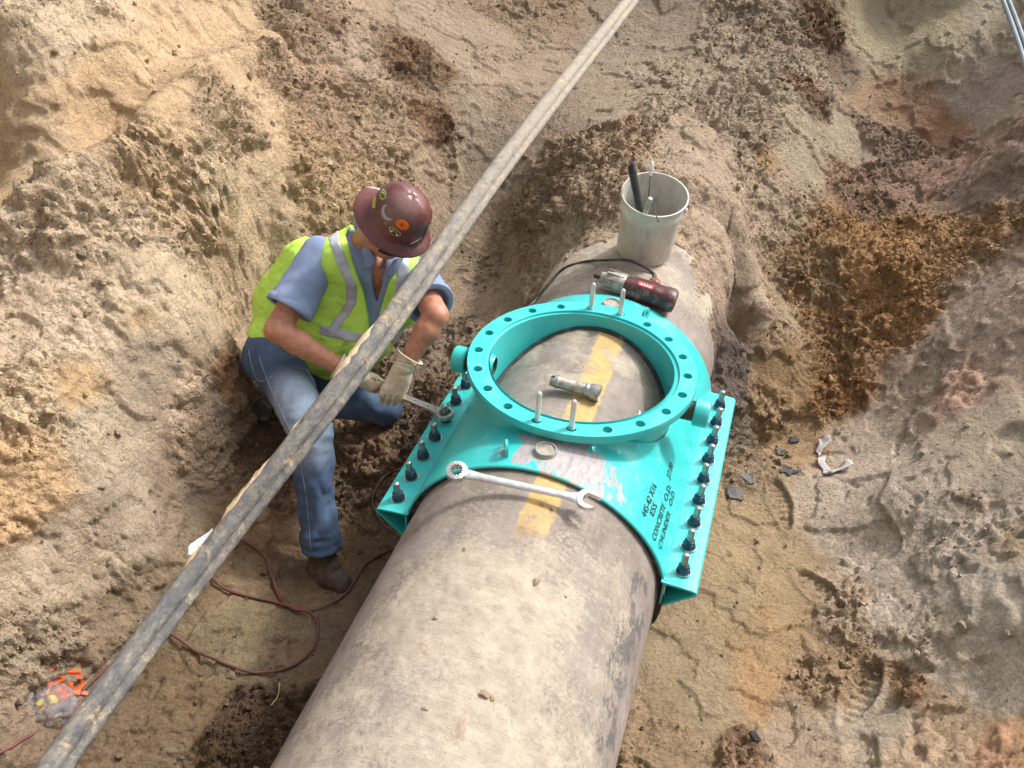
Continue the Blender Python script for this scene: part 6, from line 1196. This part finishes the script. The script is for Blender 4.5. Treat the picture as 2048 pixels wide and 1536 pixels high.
vv = [T_(x, y, -.0045) for x, y in ol] + [T_(x, y, .0045) for x, y in ol]; ff = [tuple(range(9, -1, -1)), tuple(range(10, 20))] + [(i, (i + 1) % 10, (i + 1) % 10 + 10, i + 10) for i in range(10)]; bar_ = obj('flat_handle', vv, ff, FST, rw, smooth=False)
DH = simple('dark_hole_2', (.03, .03, .03), .8)
for x, y, r in ((.088, 0, .0045), (.158, 0, .0045), (.054, .009, .0022), (.054, -.009, .0022), (.047, .0, .0022)): vv, ff = lathe([(r, 0), (r, .0049), (0, .0049)], tuple(T_(x, y, 0)), tuple(RU), 12); obj('hole', vv, ff, DH, bar_)
vv, ff = box(T_(.462, 0, .012), .05, .040, .026, Matrix((RD, RS, RU)).transposed()); obj('end_block', vv, ff, simple('blue_grey_block', (.20, .25, .29), .5), rw, smooth=False)
# ------------------------------------------------------------------ gloves
GLV = NM('cream_leather', .7); gc = GLV.ramp(GLV.noise(12, 7, .7), [(.3, (.50, .41, .28)), (.55, (.64, .55, .40)), (.75, (.74, .67, .52))]); gc = GLV.mix(GLV.math('MULTIPLY', GLV.step(GLV.noise(22, 8, .8, dist=.5), .54, .64), .6), gc, (.25, .18, .12)); GLV.color(gc); GLV.bump(GLV.noise(70, 6, .7), .5, .003)
def glove(wr, el, grip, across, back, nm_):
    """wr wrist, grip: point on the handle under the fist, across: knuckle line direction (index to little), back: direction the back of the hand faces"""
    across = across / np.linalg.norm(across); ax = grip - wr; ax /= np.linalg.norm(ax); back = back - ax * (back @ ax); back /= np.linalg.norm(back)
    across = across - back * (across @ back); across /= np.linalg.norm(across)
    kn = grip + back * .030; ds = []; Pm = []
    lens = [(.040, .026, .020), (.043, .029, .021), (.041, .027, .020), (.034, .022, .018)]
    fing = []
    for i in range(4):
        o_ = across * (-.040 + .0265 * i); k0 = kn + o_ + ax * (.004 - .003 * abs(i - 1.3)); a = wr + o_ * .55 + back * .008; fing.append((a, k0, .024, .0165))
        L1, L2, L3 = lens[i]; k1 = k0 + (ax * .88 - back * .38) * L1; k2 = k1 + (-back * .98 - ax * .18) * L2; k3 = k2 + (-ax * .9 - back * .25) * L3; ds.append([(k0, k1, .0158, .0135), (k1, k2, .0135, .0125), (k2, k3, .0125, .0112)])
    th0 = wr + ax * .035 - across * .030 - back * .004; th1 = grip - across * .052 - back * .004 + ax * -.012; th2 = grip - across * .042 - back * .030 + ax * .014; th3 = grip - across * .016 - back * .036 + ax * .026
    def fn(P):
        d = caps(P, fing, .016); d = smin(d, cap(P, wr + ax * .02 - back * .008, grip - ax * .026 + back * .002, .030, .040), .018)
        for q in ds: d = smin(d, caps(P, q, .004), .0015)
        for i in range(3):
            a_, b_ = ds[i][0], ds[i + 1][0]; g0 = (a_[0] + b_[0]) / 2 + back * .0155 - ax * .012; g1 = (a_[1] + b_[1]) / 2 + back * .014 + ax * .006; d = np.maximum(d, -(cap(P, g0, g1, .0025, .0055)))
        d = smin(d, caps(P, [(th0, th1, .019, .0165), (th1, th2, .0165, .0145), (th2, th3, .0145, .0125)], .008), .010)
        fa = (el - wr) / np.linalg.norm(el - wr); cuff = caps(P, [(wr + ax * .02, wr + fa * .01, .034, .038), (wr + fa * .01, wr + fa * .062, .040, .060)], .015); cuff = np.maximum(cuff, plane(P, wr + fa * .052, fa)); cuff = np.maximum(cuff, -np.maximum(cap(P, wr - fa * .01, wr + fa * .08, .030, .054), -plane(P, wr + fa * .004, fa)))
        d = smin(d, cuff + folds(P, wr + fa * .01, fa, .018, .0035, .05, 61), .012)
        return detail(P, d, lambda P: .0032 * nz(P, 26, 62) + .0036 * ridge(P, 20, 2, 63), .014)
    c = (wr + grip) / 2; o = sdf_obj('glove', np.minimum(wr, grip) - .085, np.maximum(wr, grip) + .085, .0032, fn, GLV.m, W, 1)
    fa = (el - wr) / np.linalg.norm(el - wr); vv, ff = tube([wr + fa * .052 + (A3(frame(tuple(fa))[0]) * cos(2 * pi * k / 28) + A3(frame(tuple(fa))[1]) * sin(2 * pi * k / 28)) * .0565 for k in range(29)], .0028, 6, caps=False); obj('cuff_binding', vv, ff, simple('pale_binding', (.68, .60, .47), .7) if 'pale_binding' not in bpy.data.materials else bpy.data.materials['pale_binding'], o)
    return o
gl_ = RC + RD * .268; gr_ = RC + RD * .372
glove(J['wrL'], J['elL'], gl_, RD * -1, A3(_b) * .8 + A3(_u) * .35 + A3(_r) * .1, 'L')
glove(J['wrR'] , J['elR'], gr_ , RD * -.6 + A3(_u) * .3, A3(_b) * .8 + A3(_u) * .5, 'R')
